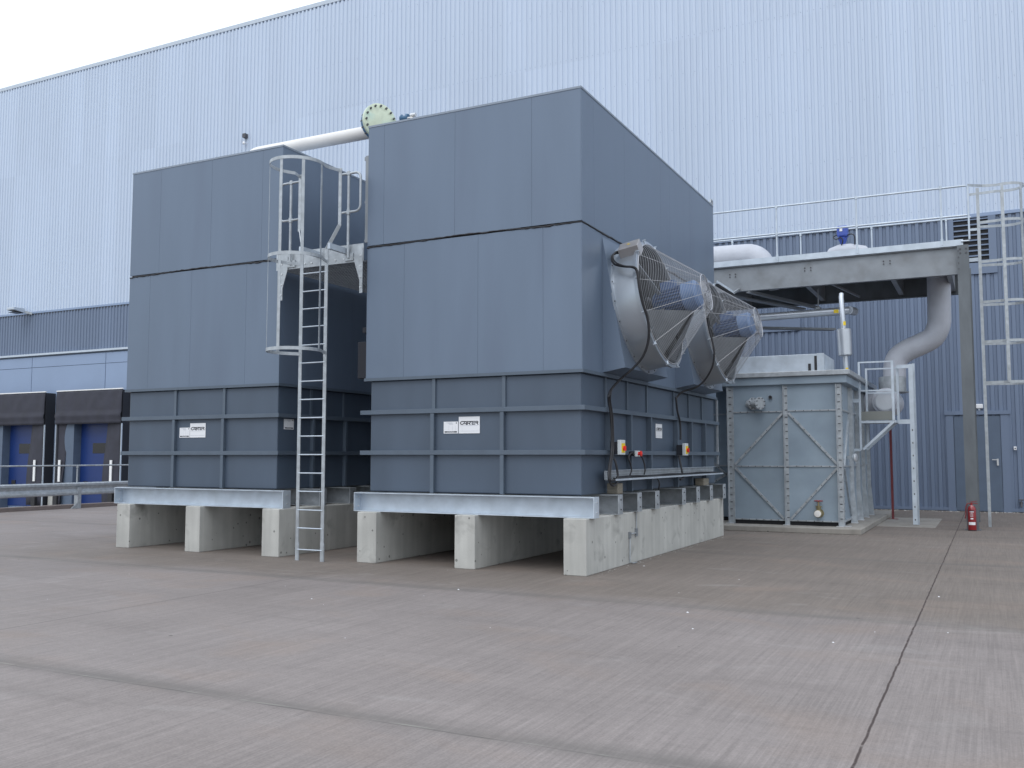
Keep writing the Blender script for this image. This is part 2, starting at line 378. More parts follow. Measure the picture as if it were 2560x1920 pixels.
# rows of fixings on the pale cladding
mb = MB()
def fix(z, step, s=.010):
    x = X0+.155
    k = 0
    while x < X1:
        if k % step == 0 and x > -22: mb.box(x-s, x+s, YW-.048, YW-.03, z-s*.7, z+s*.7)
        x += PIT; k += 1
for z, st in ((9.76,1),(11.87,2),(13.83,2),(15.92,2),(17.33,1),(19.4,2),(21.2,2)): fix(z, st)
mb.build('cladding_screws', 'clad_flat', wh, kind='stuff')
mb = MB(); x = X0+.045
while x < X1: mb.box(x-.028, x+.028, YW-.03, YW+.02, ZR-.155, ZR-.101); x += PIT
mb.build('rib_fillers', 'clad_dark', wh, kind='stuff')
mb = MB(); x = X0+.045
while x < X1:
    mb.box(x-.035, x+.035, YW-.01, YW+.04, ZS-.13, ZS-.071); x += PIT
mb.build('rib_fillers', 'bolt', wh, kind='stuff')
# louvre
lv = MB().box(4.30,4.44,YW-.06,YW+.1,7.86,9.4).box(5.44,5.66,YW-.06,YW+.1,7.54,9.4).box(4.44,5.44,YW-.06,YW+.1,7.54,7.9).box(4.44,5.44,YW-.06,YW+.1,9.37,9.4).build('louvre', 'clad_dark', wh)
mb = MB(); z = 7.93
while z < 9.36:
    mb.quadbox([(4.44,YW-.07,z),(5.44,YW-.07,z),(5.44,YW+.05,z+.09),(4.44,YW+.05,z+.09),(4.44,YW-.07,z+.02),(5.44,YW-.07,z+.02),(5.44,YW+.05,z+.11),(4.44,YW+.05,z+.11)]); z += .17
mb.build('louvre_blade', 'clad_dark', lv)
MB().box(4.44,5.44,YW-.02,YW+.02,7.9,9.37).build('louvre_recess', 'void', lv)
MB().box(-4.5,-.43,YW-.055,YW+.1,6.06,6.62).build('blanking_panel', 'clad_dark', wh)
# side door
dr = MB().box(4.25,5.56,YW-.055,YW+.1,.03,3.0).build('door', 'grey_frame', wh, bevel=.006, label='flat grey steel personnel door')
MB().box(4.02,4.235,YW-.06,YW+.1,0,3.05).box(5.575,5.80,YW-.06,YW+.1,0,3.05).box(3.98,5.84,YW-.09,YW+.1,3.05,3.17).build('door_frame', 'clad_dark', dr)
MB().bar((5.30,YW-.12,1.63),(5.46,YW-.12,1.63),.02,.025).box(5.43,5.48,YW-.13,YW-.05,1.45,1.66).build('door_handle', 'bolt_light', dr)
def dockdoor(x0, x1, win, label):
    d = MB().box(x0, x1, YW-.06, YW+.05, -.9, 3.6).build('dock_door', 'blue_door', wh, label=label)
    MB().box(win[0], win[1], YW-.075, YW-.055, 1.88, 2.40).build('window', 'glass_dark', d)
    MB().box(x0+.3, x0+.6, YW-.10, YW-.055, .24, .46).build('latch', 'black', d)
    for z in (.3, 1.2, 2.1, 3.0): pass
    MB().box(x0-1.0, x0, YW-.5, YW-.02, -1.3, 3.7).build('grey_reveal', 'grey_frame', d)
    return d
dockdoor(-41.95, -39.2, (-41.15,-40.2), 'blue sectional door of the left dock')
dockdoor(-36.35, -33.4, (-35.45,-34.4), 'blue sectional door of the right dock')

def shelter(x0, x1, label, tear):
    cx = (x0+x1)/2; yf = YW-.62
    t = thing('dock_shelter', label, 'dock shelter', (cx, yf, -1.2), 'black dock shelters on the warehouse')
    fr = MB()
    for xa, xb in ((x0, x0+.14), (x1-.14, x1)): fr.box(xa, xb, yf+.03, YW-.02, -1.1, 5.02)
    fr.box(x0+.14, x1-.14, yf+.03, YW-.02, 4.9, 5.02); fr.build('side_frame', 'dock_dark', t)
    mb = MB(); n = 14; nx = 24; base = 0      # hanging head curtain, slightly rippled
    zb = 3.36
    for j in range(n+1):
        for i in range(nx+1):
            x = x0+(x1-x0)*i/nx; z = 5.05+(zb-5.05)*j/n
            y = yf-.01-.05*math.sin(j/n*2.2)-.012*math.sin(i*1.3+j*.5)-(.05 if j in (n-4, n-3) else 0)
            mb.v.append(V((x, y, z)))
    for j in range(n):
        for i in range(nx): a = j*(nx+1)+i; mb.f.append((a, a+1, a+nx+2, a+nx+1))
    o = mb.build('head_curtain', 'curtain', t, smooth=True)
    md = o.modifiers.new('thick', 'SOLIDIFY'); md.thickness = .012
    for s, (xa, xb) in enumerate(((x0, x0+.80), (x1-1.02, x1))):
        mb = MB(); n = 16
        for j in range(n+1):
            t_ = j/n; z = 4.3-5.1*t_
            inner = (xb+(-.26*tear*max(0, t_-.15)*1.2 if s == 0 else 0)) if s == 0 else xa-(.10+.12*t_)
            outer = xa if s == 0 else xb
            for i in range(5):
                f = i/4; x = outer+(inner-outer)*f
                mb.v.append(V((x, yf+.06+.10*f*math.sin(t_*5+s), z)))
        for j in range(n):
            for i in range(4): a = j*5+i; mb.f.append((a, a+1, a+6, a+5))
        o = mb.build('side_curtain', 'curtain', t, smooth=True); md = o.modifiers.new('thick', 'SOLIDIFY'); md.thickness = .012
    MB().box(x0-.02, x1+.02, yf-.03, yf+.06, 5.05, 5.10).build('top_trim', 'stripe', t)
    MB().box(x0-.005, x0+.025, yf-.012, yf+.05, -1.0, 3.36).build('edge_strip', 'trim', t)
    MB().box(x1-.03, x1+.01, yf-.012, yf+.05, -1.0, 3.36).build('edge_strip', 'trim', t)
    for xs_ in (x0+.42, x1-.62): MB().box(xs_-.075, xs_+.075, yf-.06, yf-.02, .44, 1.54).build('marker_stripe', 'stripe', t)
    for xs_ in (x0+.25, x1-.55):
        MB().box(xs_-.15, xs_+.15, yf-.12, yf+.45, -1.2, .02).build('rubber_buffer', 'black', t)
    return t
shelter(-43.35, -38.46, 'black dock shelter left of the other, cut by the photo edge', 0)
shelter(-37.58, -32.78, 'black dock shelter beside the left grey tower, its left curtain torn', 1)
mb = MB().box(-38.35, -37.7, YW-.35, YW-.02, -1.2, .1)
tag(mb.build('concrete_buffer_block', 'concrete'), 'pale concrete block between the two dock shelters behind the barrier', 'block')

# floodlight on the seam of the wall, bracket items high on the wall
fl = thing('floodlight', 'small grey floodlight fixed on the pale wall above the docks', 'light', (-40.7, YW-.1, 9.5))
MB().quadbox([(-41.35,YW-1.0,9.52),(-40.75,YW-1.0,9.52),(-40.75,YW-.35,9.40),(-41.35,YW-.35,9.40),(-41.35,YW-1.0,9.66),(-40.75,YW-1.0,9.66),(-40.75,YW-.35,9.66),(-41.35,YW-.35,9.66)]).build('housing', 'trim', fl, bevel=.02)
MB().box(-41.3,-40.8,YW-.95,YW-.42,9.38,9.40).build('glass', 'glass_dark', fl)
MB().bar((-40.9,YW-.4,9.5),(-40.6,YW-.03,9.4),.1,.12).build('arm', 'galv', fl)
MB().box(-25.78,-25.60,YW-.22,YW-.02,16.76,16.95).build('wall_bracket', 'bolt')
tag(bpy.data.objects['wall_bracket'], 'small dark bracket high on the pale wall above the left tower', 'bracket')
o = MB().lathe((-25.68,YW-.2,16.42),(0,0,1),[(0,.03),(.03,.07),(.1,.07),(.14,.04)],12).box(-25.70,-25.66,YW-.2,YW-.02,16.5,16.53).build('wall_sensor', 'white', smooth=True)
tag(o, 'tiny white sensor on the pale wall just below the dark bracket', 'sensor')
o = thing('bulkhead_light', 'small white bulkhead light on the wall above the grey side door', 'light', (5.0,YW-.05,3.3))
MB().box(4.90,5.10,YW-.14,YW-.03,3.24,3.38).build('diffuser', 'white', o, bevel=.02)
MB().box(4.96,5.02,YW-.10,YW-.03,3.18,3.24).build('mount', 'trim', o)
o = thing('door_bell', 'small white push button beside the grey side door', 'push button', (5.95,YW-.05,1.98))
MB().box(5.91,5.99,YW-.09,YW-.03,1.93,2.04).build('plate', 'white', o, bevel=.005)
MB().cyl((5.95,YW-.10,1.98),(5.95,YW-.088,1.98),.02,12).build('button', 'bolt', o)
q = c8(2193,1185,'y',YW-.1)
o = thing('wall_tap', 'small dark tap low on the ribbed wall at the right photo edge', 'tap', q)
MB().cyl(q, q+V((0,.1,0)), .05, 12).tube([q, q+V((0,-.1,0)), q+V((0,-.14,-.12))], .03, 8).build('spout', 'bolt', o, smooth=True)
MB().cyl(q+V((-.07,-.06,.1)), q+V((.07,-.06,.1)), .018, 8).cyl(q+V((0,-.06,0)), q+V((0,-.06,.1)), .014, 8).build('handle', 'bolt', o)

# ------------------------------------------------------------------ crash barrier + handrail
gb = thing('crash_barrier', 'long galvanised W-beam crash barrier with a tube handrail above it', 'barrier', (-21.9, 8.86, 0))
XB = -21.86
def zb(y): return .012*(y-8.86)
prof = [(0,.34),(.05,.37),(.05,.43),(.0,.47),(-.03,.545),(0,.62),(.05,.66),(.05,.72),(0,.76)]
mb = MB(); ys = [-60, 20.2]
for y in ys:
    for dx, z in prof: mb.v.append(V((XB+dx, y, z+zb(y) if y > 0 else z-.1)))
k = len(prof)
for i in range(k-1): mb.f.append((i, i+1, k+i+1, k+i))
o = mb.build('w_beam', 'galv', gb); md = o.modifiers.new('t', 'SOLIDIFY'); md.thickness = .006
MB().tube([(-21.95,-60,1.30),(-21.95,20.2,1.44)], .026, 10).build('handrail', 'galv', gb, smooth=True)
for y in (8.86-14.4, 8.86-7.2, 8.86, 8.86+7.2):
    MB().box(-21.97,-21.80,y-.07,y+.07,0,.70+zb(y)).poly([(-21.85,y-.07,0),(-21.85,y-.30,0),(-21.85,y-.07,.18)],(.02,0,0)).build('post', 'galv', gb)
    MB().tube([(-21.95,y,.70+zb(y)),(-21.95,y,1.39+zb(y))], .024, 10).lathe((-21.95,y,1.35+zb(y)),(0,0,1),[(-.0,.04),(.08,.04)],12).build('rail_post', 'galv', gb, smooth=True)

# ------------------------------------------------------------------ concrete plinths
PT = .82
def plinth(x0, x1, y0, label):
    o = MB().box(x0, x1, y0, 7.86, 0, PT).build('concrete_plinth', 'concrete', bevel=.012)
    o.location = (0,0,0); return tag(o, label, 'plinth', 'concrete plinths under the towers')
for x0, x1, y0, lb in ((-9.65,-9.305,.01,'leftmost concrete plinth under the left grey tower'),
    (-7.871,-7.519,.01,'middle concrete plinth under the left grey tower'),
    (-6.066,-5.688,.01,'concrete plinth beside the caged ladder, right edge of the left tower'),
    (-4.041,-3.666,0,'concrete plinth at the left edge of the right tower'),
    (-2.198,-1.838,0,'middle concrete plinth under the right grey tower'),
    (-.361,0,0,'nearest concrete plinth, with a pipe on its long side wall')): plinth(x0, x1, y0, lb)
# ------------------------------------------------------------------ steel beams
YB = [(.12,.32),(1.13,1.325),(2.035,2.234),(2.95,3.17),(4.54,4.767),(5.51,5.74),(6.51,6.72),(7.56,7.79)]
ORD = ['front','second','third','fourth','fifth','sixth','seventh','rearmost']
for tx, (xa, xb), tn in (('L',(-9.86,-5.70),'left'),('R',(-4.20,.078),'right')):
    for i, (ya, yb) in enumerate(YB):
        mt = 'galv_bright' if i == 0 else 'galv_dull' if False else 'galv'
        o = thing('steel_beam', ('bright ' if i == 0 else '')+'galvanised steel beam under the %s tower, %s' % (tn, {0:'the front one lying across the plinth ends',7:'the rearmost of its row'}.get(i, '%s of its row from the front' % ORD[i])), 'beam', ((xa+xb)/2, ya, PT), 'galvanised beams on the plinths')
        MB().box(xa+.012, xb-.012, yb-.016, yb-.004, PT+.014, 1.118).box(xa+.012, xb-.012, ya, yb-.004, PT+.002, PT+.014).box(xa+.012, xb-.012, ya, yb-.004, 1.116, 1.128).build('channel', mt, o)
        for s, xe in ((-1, xa), (1, xb)):
            pl = MB().box(min(xe, xe-s*.012), max(xe, xe-s*.012), ya-.004, yb, PT, 1.131).build('end_plate', mt, o, bevel=.004)
            bl = MB()
            for zz in (.90, 1.05):
                bl.cyl((xe-s*.03, ya+.10, zz), (xe+s*.012, ya+.10, zz), .012, 8)
            bl.build('bolt', 'bolt_light' if i == 0 else 'bolt', pl, kind='stuff')

# ------------------------------------------------------------------ grey towers
def tower(label, x0, x1, b0, b1, yf, yb, seams_u, seams_l, side_u, side_l, ribs_up, ribs_low, side_ribs, gl, gr, name='cooling_tower'):
    t = thing(name, label, 'cooling tower', ((x0+x1)/2, (yf+yb)/2, 1.135), 'grey panelled cooling towers')
    ZT, ZJ, ZC, ZB = 7.434, 5.306, 2.99, 1.135
    def casing(nm, z0, z1, sx, sy):
        e = .012; mb = MB().box(x0+e, x1-e, yf+e, yb-e, z0, z1-.005)
        a = [x0]+sorted(sx)+[x1]
        for i in range(len(a)-1): mb.box(a[i]+(.0015 if i else e), a[i+1]-(.0015 if i < len(a)-2 else e), yf, yf+e-.001, z0, z1)
        c = [yf]+sorted(sy)+[yb]
        for xs_ in ((x1-e+.001, x1), (x0, x0+e-.001)):
            for i in range(len(c)-1): mb.box(xs_[0], xs_[1], c[i]+(.001 if i else 0), c[i+1]-.001, z0, z1)
        return mb.build(nm, 'panel', t)
    casing('upper_casing', ZJ+.012, ZT-.045, seams_u, side_u)
    casing('lower_casing', ZC+.05, ZJ-.022, seams_l, side_l)
    MB().box(x0+.03, x1-.03, yf+.03, yb-.03, ZJ-.03, ZJ+.02).build('joint_recess', 'sealant', t)
    # capping, drip strip
    f = MB(); p = .008
    for z0, z1, q in ((ZT-.045, ZT-.012, p),):
        f.box(x0-q, x1+q, yf-q, yf+.05, z0, z1).box(x1-.05, x1+q, yf+.05, yb+q, z0, z1).box(x0-q, x0+.05, yf+.05, yb+q, z0, z1).box(x0+.05, x1-.05, yb-.05, yb+q, z0, z1)
    f.box(x0+.05, x1-.05, yf+.05, yb-.05, ZT-.04, ZT-.03)
    f.build('capping', 'capping', t)
    q = .022
    MB().box(x0-q, x1+q, yf-q, yf+.06, ZC, ZC+.05).box(x1-.06, x1+q, yf+.06, yb+q, ZC, ZC+.05).box(x0-q, x0+.06, yf+.06, yb+q, ZC, ZC+.05).build('drip_strip', 'frame', t)
    # wavy black sealant
    pts = []
    for i in range(61):
        x = x0+(x1-x0)*i/60; pts.append((x, yf-.004, ZJ-.005+.012*math.sin(x*2.1)+random.uniform(-.006,.006)-(.010 if i % 17 < 2 else 0)))
    r1 = [.008+random.random()*.009 for _ in pts]
    n2 = int((yb-yf)*8); p2 = [(x1+.004, yf+(yb-yf)*i/n2, ZJ-.004+random.uniform(-.012,.012)) for i in range(n2+1)]
    mb = MB().tube(pts, r1, 6).tube(p2, [.008+random.random()*.010 for _ in p2], 6); mb.build('sealant_bead', 'sealant', t, smooth=True)
    ybas = yf+.042
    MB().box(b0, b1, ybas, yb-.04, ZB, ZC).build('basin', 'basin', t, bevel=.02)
    gy = yf-.03
    for z in (1.785, 2.459):
        mb = MB().box(gl, gr, gy, gy+.008, z-.036, z+.036).box(gl, gr, gy+.008, ybas-.001, z+.028, z+.036).box(gl, gr, gy+.008, ybas-.001, z-.036, z-.028)
        mb.build('girt', 'frame', t, bevel=.003)
        mb = MB().box(gr-.008, gr, gy+.0085, yb+.07, z-.0355, z+.0355).box(b1+.001, gr-.008, ybas, yb+.07, z+.0275, z+.0355).box(b1+.001, gr-.008, ybas, yb+.07, z-.0355, z-.0275)
        mb.build('girt', 'frame', t, bevel=.003)
        MB().box(gl, b0-.001, gy+.012, yb+.07, z-.034, z+.034).build('girt', 'frame', t)
    for x in ribs_up:
        MB().box(x, x+.06, yf+.012, ybas-.001, 2.497, ZC-.002).build('stiffener', 'frame', t)
    for x in ribs_low:
        for z0, z1 in ((1.823, 2.421), (ZB+.002, 1.747)): MB().box(x, x+.065, yf-.022, ybas-.001, z0, z1).build('stiffener', 'frame', t)
    for ya, yl in side_ribs:
        MB().box(b1+.001, b1+.025, ya-.02, ya+.04, 2.497, ZC-.002).build('stiffener', 'frame', t)
        for z0, z1 in ((1.823, 2.421), (ZB+.002, 1.747)):
            MB().box(b1+.001, gr-.012, yl-.006, yl+.006, z0, z1).box(gr-.012, gr-.003, yl-.006, yl+.055, z0, z1).build('stiffener', 'frame', t)
    return t
SR = [(1.386,1.399),(2.393,2.403),(3.425,3.45),(5.028,5.048),(6.057,6.033),(7.045,7.068)]
TL = tower('grey panelled cooling tower on the left, behind the caged ladder', -9.99, -6.122, -9.93, -6.165, .438, 8.14,
    [-9.198,-7.851,-6.595], [-9.419,-8.311,-6.932], [1.5,3.0,4.6,6.3], [1.2,2.6,4.6,6.3], [-8.70,-7.46], [-8.70,-7.455], SR, -10.068, -6.087)
TR = tower('nearest grey panelled cooling tower, on the right, with two caged fans', -4.16, -.194, -4.081, -.24, .359, 8.138,
    [-3.832,-2.434,-1.036], [-3.406,-1.995,-.844], [.881,2.283,4.275,4.847,6.261], [1.205,4.75], [-2.85,-1.565], [-2.86,-1.585], SR, -4.245, -.149)
MB().tube(arc((-.194,8.0,7.43),(0,1,0),(0,0,1),.09,0,math.pi,8), .02, 8).build('lifting_eye', 'galv', TR, smooth=True)
MB().box(-.205,-.165,8.14,8.18,1.55,2.98).build('perforated_strip', 'galv', TR)

# ------------------------------------------------------------------ fans (part of the right tower)
TILT = R(10.4)
def fan(yc, idx):
    y0, y1 = yc-1.09, yc+1.11
    hood = MB()
    W = -.1935
    a, b_, c_, d_ = (W,y0,5.24), (W,y1,5.24), (.178,y1,3.118), (.178,y0,3.118)
    e_, f_ = (W,y0,3.055), (W,y1,3.055)
    base = len(hood.v); hood.v += [V(p) for p in (a,b_,c_,d_,e_,f_)]
    hood.f += [(0,1,2,3),(3,2,5,4),(0,3,4),(1,5,2)]
    h = hood.build('fan_hood', 'panel', TR, label='wedge-shaped fan hood with caged fan, %s' % ('the nearer one' if idx == 0 else 'the farther one'))
    ax = V((math.cos(TILT), 0, math.sin(TILT))); O = V((-.01, yc, 4.18))
    n = 72; Rr = 1.035; Lc = .43
    cyl = MB().lathe(O, ax, [(-.01,1.10),(.012,1.10),(.012,Rr),(Lc-.05,Rr),(Lc-.05,Rr+.045),(Lc,Rr+.05),(Lc+.01,Rr-.02),(Lc-.02,Rr-.024),(.0,Rr-.024),(-.01,Rr-.024)], n, closed=True)
    cyl.build('cowl', 'galv_fan', h, smooth=True)
    MB().lathe(O, ax, [(.012,Rr-.035),(.02,Rr-.035)], n).build('throat_shade', 'void', h)  # black disc on the hood face paints in the shaded depth behind
    MB().lathe(O, ax, [(.0,Rr-.0245),(Lc-.03,Rr-.0245),(Lc-.03,Rr-.028),(.0,Rr-.028)], n, closed=True).build('shade_lining', 'galv_column', h, smooth=True)  # separate dark ring, puts the shade inside the galvanised cowl into its colour
    bl = MB()
    def ring_p(d, r, an): return O+ax*d+V((0,1,0))*(r*math.cos(an))+(ax.cross(V((0,1,0))))*(r*math.sin(an))
    for i in range(20):
        an = 2*math.pi*i/20; p = ring_p(.012, 1.07, an); bl.cyl(p, p+ax*.012, .012, 8)
    bl.build('cowl_bolts', 'bolt', h, kind='stuff')
    cl = MB()
    for i in range(12):
        an = 2*math.pi*(i+.5)/12; p = ring_p(Lc+.012, Rr-.0, an); q = ring_p(Lc+.012, Rr+.06, an); cl.bar(p, q, .022, .014)
        cl.cyl(q-ax*.03, q+ax*.03, .010, 6)
    cl.build('guard_clips', 'galv_bright', h, kind='stuff')
    # wire cage: rings from the rim to the end disc plus lengthwise wires
    g_ = MB(); K = 37; Le = .78
    def rad(t): return Rr-.02+(.295-(Rr-.02))*t
    for i in range(K+1):
        t = i/K; r = rad(t); d = Lc+.015+Le*t
        pts = [ring_p(d, r, 2*math.pi*j/n) for j in range(n)]
        g_.tube(pts, .0025, 4, closed=True)
    for i in range(12):
        an = 2*math.pi*(i+.5)/12
        g_.tube([ring_p(Lc+.0, Rr-.0, an), ring_p(Lc+.015+Le*1.0, .30, an), ring_p(Lc+.02+Le*1.0, .03, an)], .0040, 5)
    for i in range(1, 9):
        r = .295*i/9; g_.tube([ring_p(Lc+.02+Le, r, 2*math.pi*j/40) for j in range(40)], .0024, 4, closed=True)
    g_.tube([ring_p(Lc+.015+Le, .298, 2*math.pi*j/n) for j in range(n)], .009, 6, closed=True)
    g_.tube([ring_p(Lc+.015, Rr-.01, 2*math.pi*j/n) for j in range(n)], .010, 6, closed=True)
    g_.build('wire_guard', 'wire', h)
    # motor on the fan axis, finned body and pale end cover
    mo = MB().lathe(O, ax, [(.34,.16),(.40,.20),(.86,.20),(.86,.235),(1.06,.235),(1.10,.20),(1.10,.0)], 36)
    for j in range(24):
        an = 2*math.pi*j/24; p = ring_p(.42, .215, an); q = ring_p(.84, .215, an); mo.bar(p, q, .008, .03, upv=(ring_p(.42,1,an)-ring_p(.42,0,an)))
    mo.obox(O+ax*.60+V((0,-.06,.25)), ax, (0,1,0), ax.cross(V((0,1,0))), .12, .09, .07)
    mm = mo.build('motor', 'motor', h, smooth=True)
    h2 = MB().lathe(O, ax, [(.858,.245),(1.07,.245),(1.112,.20),(1.115,.03)], 36).build('motor_cover', 'motor_light', h, smooth=True)
    sp_ = MB()      # motor support legs, hub
    for an in (R(35), R(145), R(215), R(325)):
        sp_.bar(ring_p(.50,.20,an), ring_p(Lc-.03, Rr-.03, an), .02, .06, upv=ax)
    sp_.build('motor_support', 'support', h)
    def plate(a_, b_, c_):
        nn_ = (b_-a_).cross(c_-a_).normalized()*.005
        MB().poly([a_, b_, c_], nn_).build('support_plate', 'support', h)
    plate(ring_p(Lc-.02,Rr-.05,R(193)), ring_p(Lc-.02,Rr-.05,R(248)), ring_p(.95,.25,R(262)))
    plate(ring_p(Lc-.02,Rr-.05,R(259)), ring_p(Lc-.02,Rr-.05,R(287)), ring_p(.97,.24,R(280)))
    plate(ring_p(Lc-.02,Rr-.05,R(347)), ring_p(Lc-.02,Rr-.05,R(300)), ring_p(.95,.25,R(285)))
    MB().lathe(O, ax, [(.08,.12),(.10,.17),(.26,.17),(.30,.06),(.34,.06)], 28).build('hub', 'blade', h, smooth=True)
    for k in range(5):
        a0 = 2*math.pi*k/5+R(280); mb = MB(); nn = 8; mm_ = 5
        for i in range(nn+1):
            s = i/nn; r = .15+s*(.82)
            ch = .22+.30*s; tw = R(46-14*s)
            for j in range(mm_+1):
                w = (j/mm_-.5)*ch; an = a0+(w*math.cos(tw))/max(r,.25)
                mb.v.append(ring_p(.17+w*math.sin(tw)*1.0+.02*math.cos((j/mm_-.5)*3.1), r, an))
        for i in range(nn):
            for j in range(mm_): q = i*(mm_+1)+j; mb.f.append((q, q+1, q+mm_+2, q+mm_+1))
        o = mb.build('blade', 'blade', h, smooth=True); md = o.modifiers.new('t', 'SOLIDIFY'); md.thickness = .006
    return h, O, ax, ring_p
F1 = fan(2.30, 0); F2 = fan(6.17, 1)
# terminal box of fan 1
pc = V((.125, 1.66, 5.08)); axx = F1[2]
rad_ = (pc-(F1[1]+axx*((pc-F1[1]).dot(axx)))).normalized(); tan_ = axx.cross(rad_)
tb = MB().obox(pc, axx, tan_, rad_, .17, .13, .10).build('terminal_box', 'stainless', F1[0], bevel=.006)
tb2 = MB().obox(V((.12,5.60,5.07)), axx, tan_, rad_, .17, .13, .08).build('terminal_box', 'stainless', F2[0], bevel=.006)
pts = [pc+rad_*.102+tan_*(-.045)+axx*(-.0), pc+rad_*.102+tan_*.01+axx*.03, pc+rad_*.102+tan_*(-.01)-axx*.035]
MB().poly(pts, rad_*.002).build('warning_mark', 'yellow', F1[0])
# maker's plate on cowl of fan 1
an = R(205)
pp = cF(490,505,'y',1.62)
# ------------------------------------------------------------------ cables
def cable(pts, r, label, group=None, name='power_cable'):
    o = MB().tube(smoothpath(pts, 5), r, 8).build(name, 'black', smooth=True)
    return tag(o, label, 'cable', group)
ya = 1.22
path = [pc-axx*.17+V((0,0,0)), cF(345,340,'y',1.50), cF(322,385,'y',1.35), cF(350,435,'y',1.25), cF(430,455,'y',1.2), cF(510,462,'y',1.2), cF(548,500,'y',1.2), cF(568,640,'y',1.17), cF(600,790,'y',1.2), cF(642,920,'y',1.25), cF(656,1050,'y',1.28), cF(640,1170,'y',1.32), cF(590,1285,'y',1.36), cF(500,1385,'y',1.38), cF(400,1470,'y',1.38), cF(320,1560,'y',1.36)]
low = [c6(452,345,'x',-.07), c6(452,400,'x',-.10), c6(468,500,'x',-.10), c6(475,640,'x',-.10), c6(475,780,'x',-.09), c6(458,900,'x',-.05), c6(452,1000,'x',-.02), c6(478,1062,'x',0), c6(512,1050,'x',.02), c6(525,990,'x',0), c6(512,900,'x',-.02), c6(496,850,'x',-.05)]
cable(path+low, .018, 'thick black cable looping from the nearer fan down to a hanging coil', 'black cables on the right tower')
cable([p+V((.03,-.02,.02)) for p in path[:4]]+[p+V((.025,-.03,.0)) for p in path[4:]]+[p+V((.015,.04,0)) for p in low[:7]]+[c6(480,1025,'x',.03), c6(520,1010,'x',.03)], .013, 'thinner black cable strapped beside the thick one from the nearer fan', 'black cables on the right tower')
c6p = lambda x, y, X: c6(x, y, 'x', X)
cable([cF(1190,920,'y',5.1), cF(1200,1000,'y',5.1), cF(1240,1180,'y',5.1), cF(1245,1270,'y',5.12), cF(1225,1370,'y',5.15), cF(1160,1480,'y',5.2), cF(1080,1545,'y',5.2), cF(960,1585,'y',5.15), cF(905,1640,'y',5.1), c6p(990,370,-.12), c6p(1000,470,-.12), c6p(1022,570,-.12), c6p(1025,700,-.12)], .019, 'black cable curving from the farther fan down to its isolator', 'black cables on the right tower')
cable([c6p(1012,825,-.1), c6p(1022,880,-.07), c6p(1035,940,-.02), c6p(1045,1000,.02), c6p(1022,1018,.02)], .019, 'short black cable from the farther isolator into the cable tray', 'black cables on the right tower')
cable([c6p(650,800,-.08), c6p(620,815,-.05), c6p(612,850,-.03), c6p(628,900,-.02), c6p(634,945,-.02), c6p(622,982,-.02)], .013, 'thin black cable left of the small red switch', 'black cables on the right tower')
cable([c6p(700,815,-.08), c6p(722,850,-.05), c6p(738,900,-.03), c6p(742,945,-.02), c6p(735,975,-.02)], .013, 'thin black cable right of the small red switch', 'black cables on the right tower')
cable([c6p(835,1005,0), c6p(852,1030,.03), c6p(856,1060,.03), c6p(850,1095,0)], .012, 'thin black cable dropping from the tray to the beams', 'black cables on the right tower')

# ------------------------------------------------------------------ cable tray
ct_ = thing('cable_tray', 'perforated galvanised cable tray along the side of the right tower', 'cable tray', (-.05, 4.3, 1.40))
MB().box(-.135,-.127,1.08,7.55,1.36,1.50).build('back_plate', 'galv', ct_)
MB().box(-.127,.05,1.10,7.65,1.352,1.358).build('floor_plate', 'galv_dull', ct_)
MB().box(.044,.052,1.10,7.70,1.345,1.375).box(-.130,-.105,1.30,7.70,1.50,1.508).build('lip', 'galv_bright', ct_)
mb = MB()
yy = 1.14
while yy < 7.5:
    for zz in (1.40, 1.435, 1.47): mb.box(-.1265,-.1255,yy-.008,yy+.008,zz-.005,zz+.005)
    yy += .055
mb.build('perforations', 'bolt', ct_, kind='stuff')
cb = MB()
for k, (dz, dx) in enumerate(((0,0),(.026,.01),(.006,.05),(.006,-.04))):
    cb.tube([(-.02+dx+.008*math.sin(y*2+k), y, 1.375+dz+.006*math.sin(y*3+k*2)) for y in [1.3+.3*i for i in range(21)]], .013, 6)
tag(cb.build('cable_bundle', 'black', smooth=True), 'bundle of black cables lying inside the cable tray', 'cables')

# ------------------------------------------------------------------ isolator switches
def isolator(y, z, h, w, label, big=True):
    t = thing('isolator_switch', label, 'isolator switch', (-.10, y, z), 'red and yellow isolator switches')
    MB().box(-.03,.03,y-w/2,y+w/2,z-h/2,z+h/2).build('casing', 'switch_grey', t, bevel=.008); MB().box(-.145,-.03,y-w/2+.01,y+w/2-.01,z-h/2+.01,z+h/2-.03).build('shaded_mount', 'dock_dark', t)  # near-black back body; the shade behind the casing is in its colour
    MB().box(.0305,.036,y-.075,y+.075,z-.085,z+.065).build('yellow_plate', 'yellow', t)
    MB().cyl((.036,y,z-.015),(.056,y,z-.015),.036,20).box(.056,.078,y-.012,y+.012,z-.055,z+.025).build('rotary_handle', 'red_knob', t)
    return t
isolator(1.49, 1.868, .235, .21, 'grey isolator with red knob on yellow plate, nearer of the two tall ones')
isolator(5.03, 1.860, .235, .21, 'grey isolator with red knob on yellow plate, the farther one')
t = thing('emergency_stop', 'small grey box with a red button on the lower side rail', 'stop button', (-.1, 2.33, 1.77))
MB().box(-.05,-.01,2.25,2.42,1.72,1.82).build('casing', 'switch_grey', t, bevel=.006); MB().box(-.145,-.05,2.26,2.41,1.73,1.81).build('shaded_mount', 'dock_dark', t)  # back body near-black as well, shade painted into it
MB().lathe((-.01,2.335,1.77),(1,0,0),[(0,.03),(.03,.03),(.035,.045),(.055,.045),(.065,.02),(.066,0)],18).build('push_button', 'red_knob', t, smooth=True)
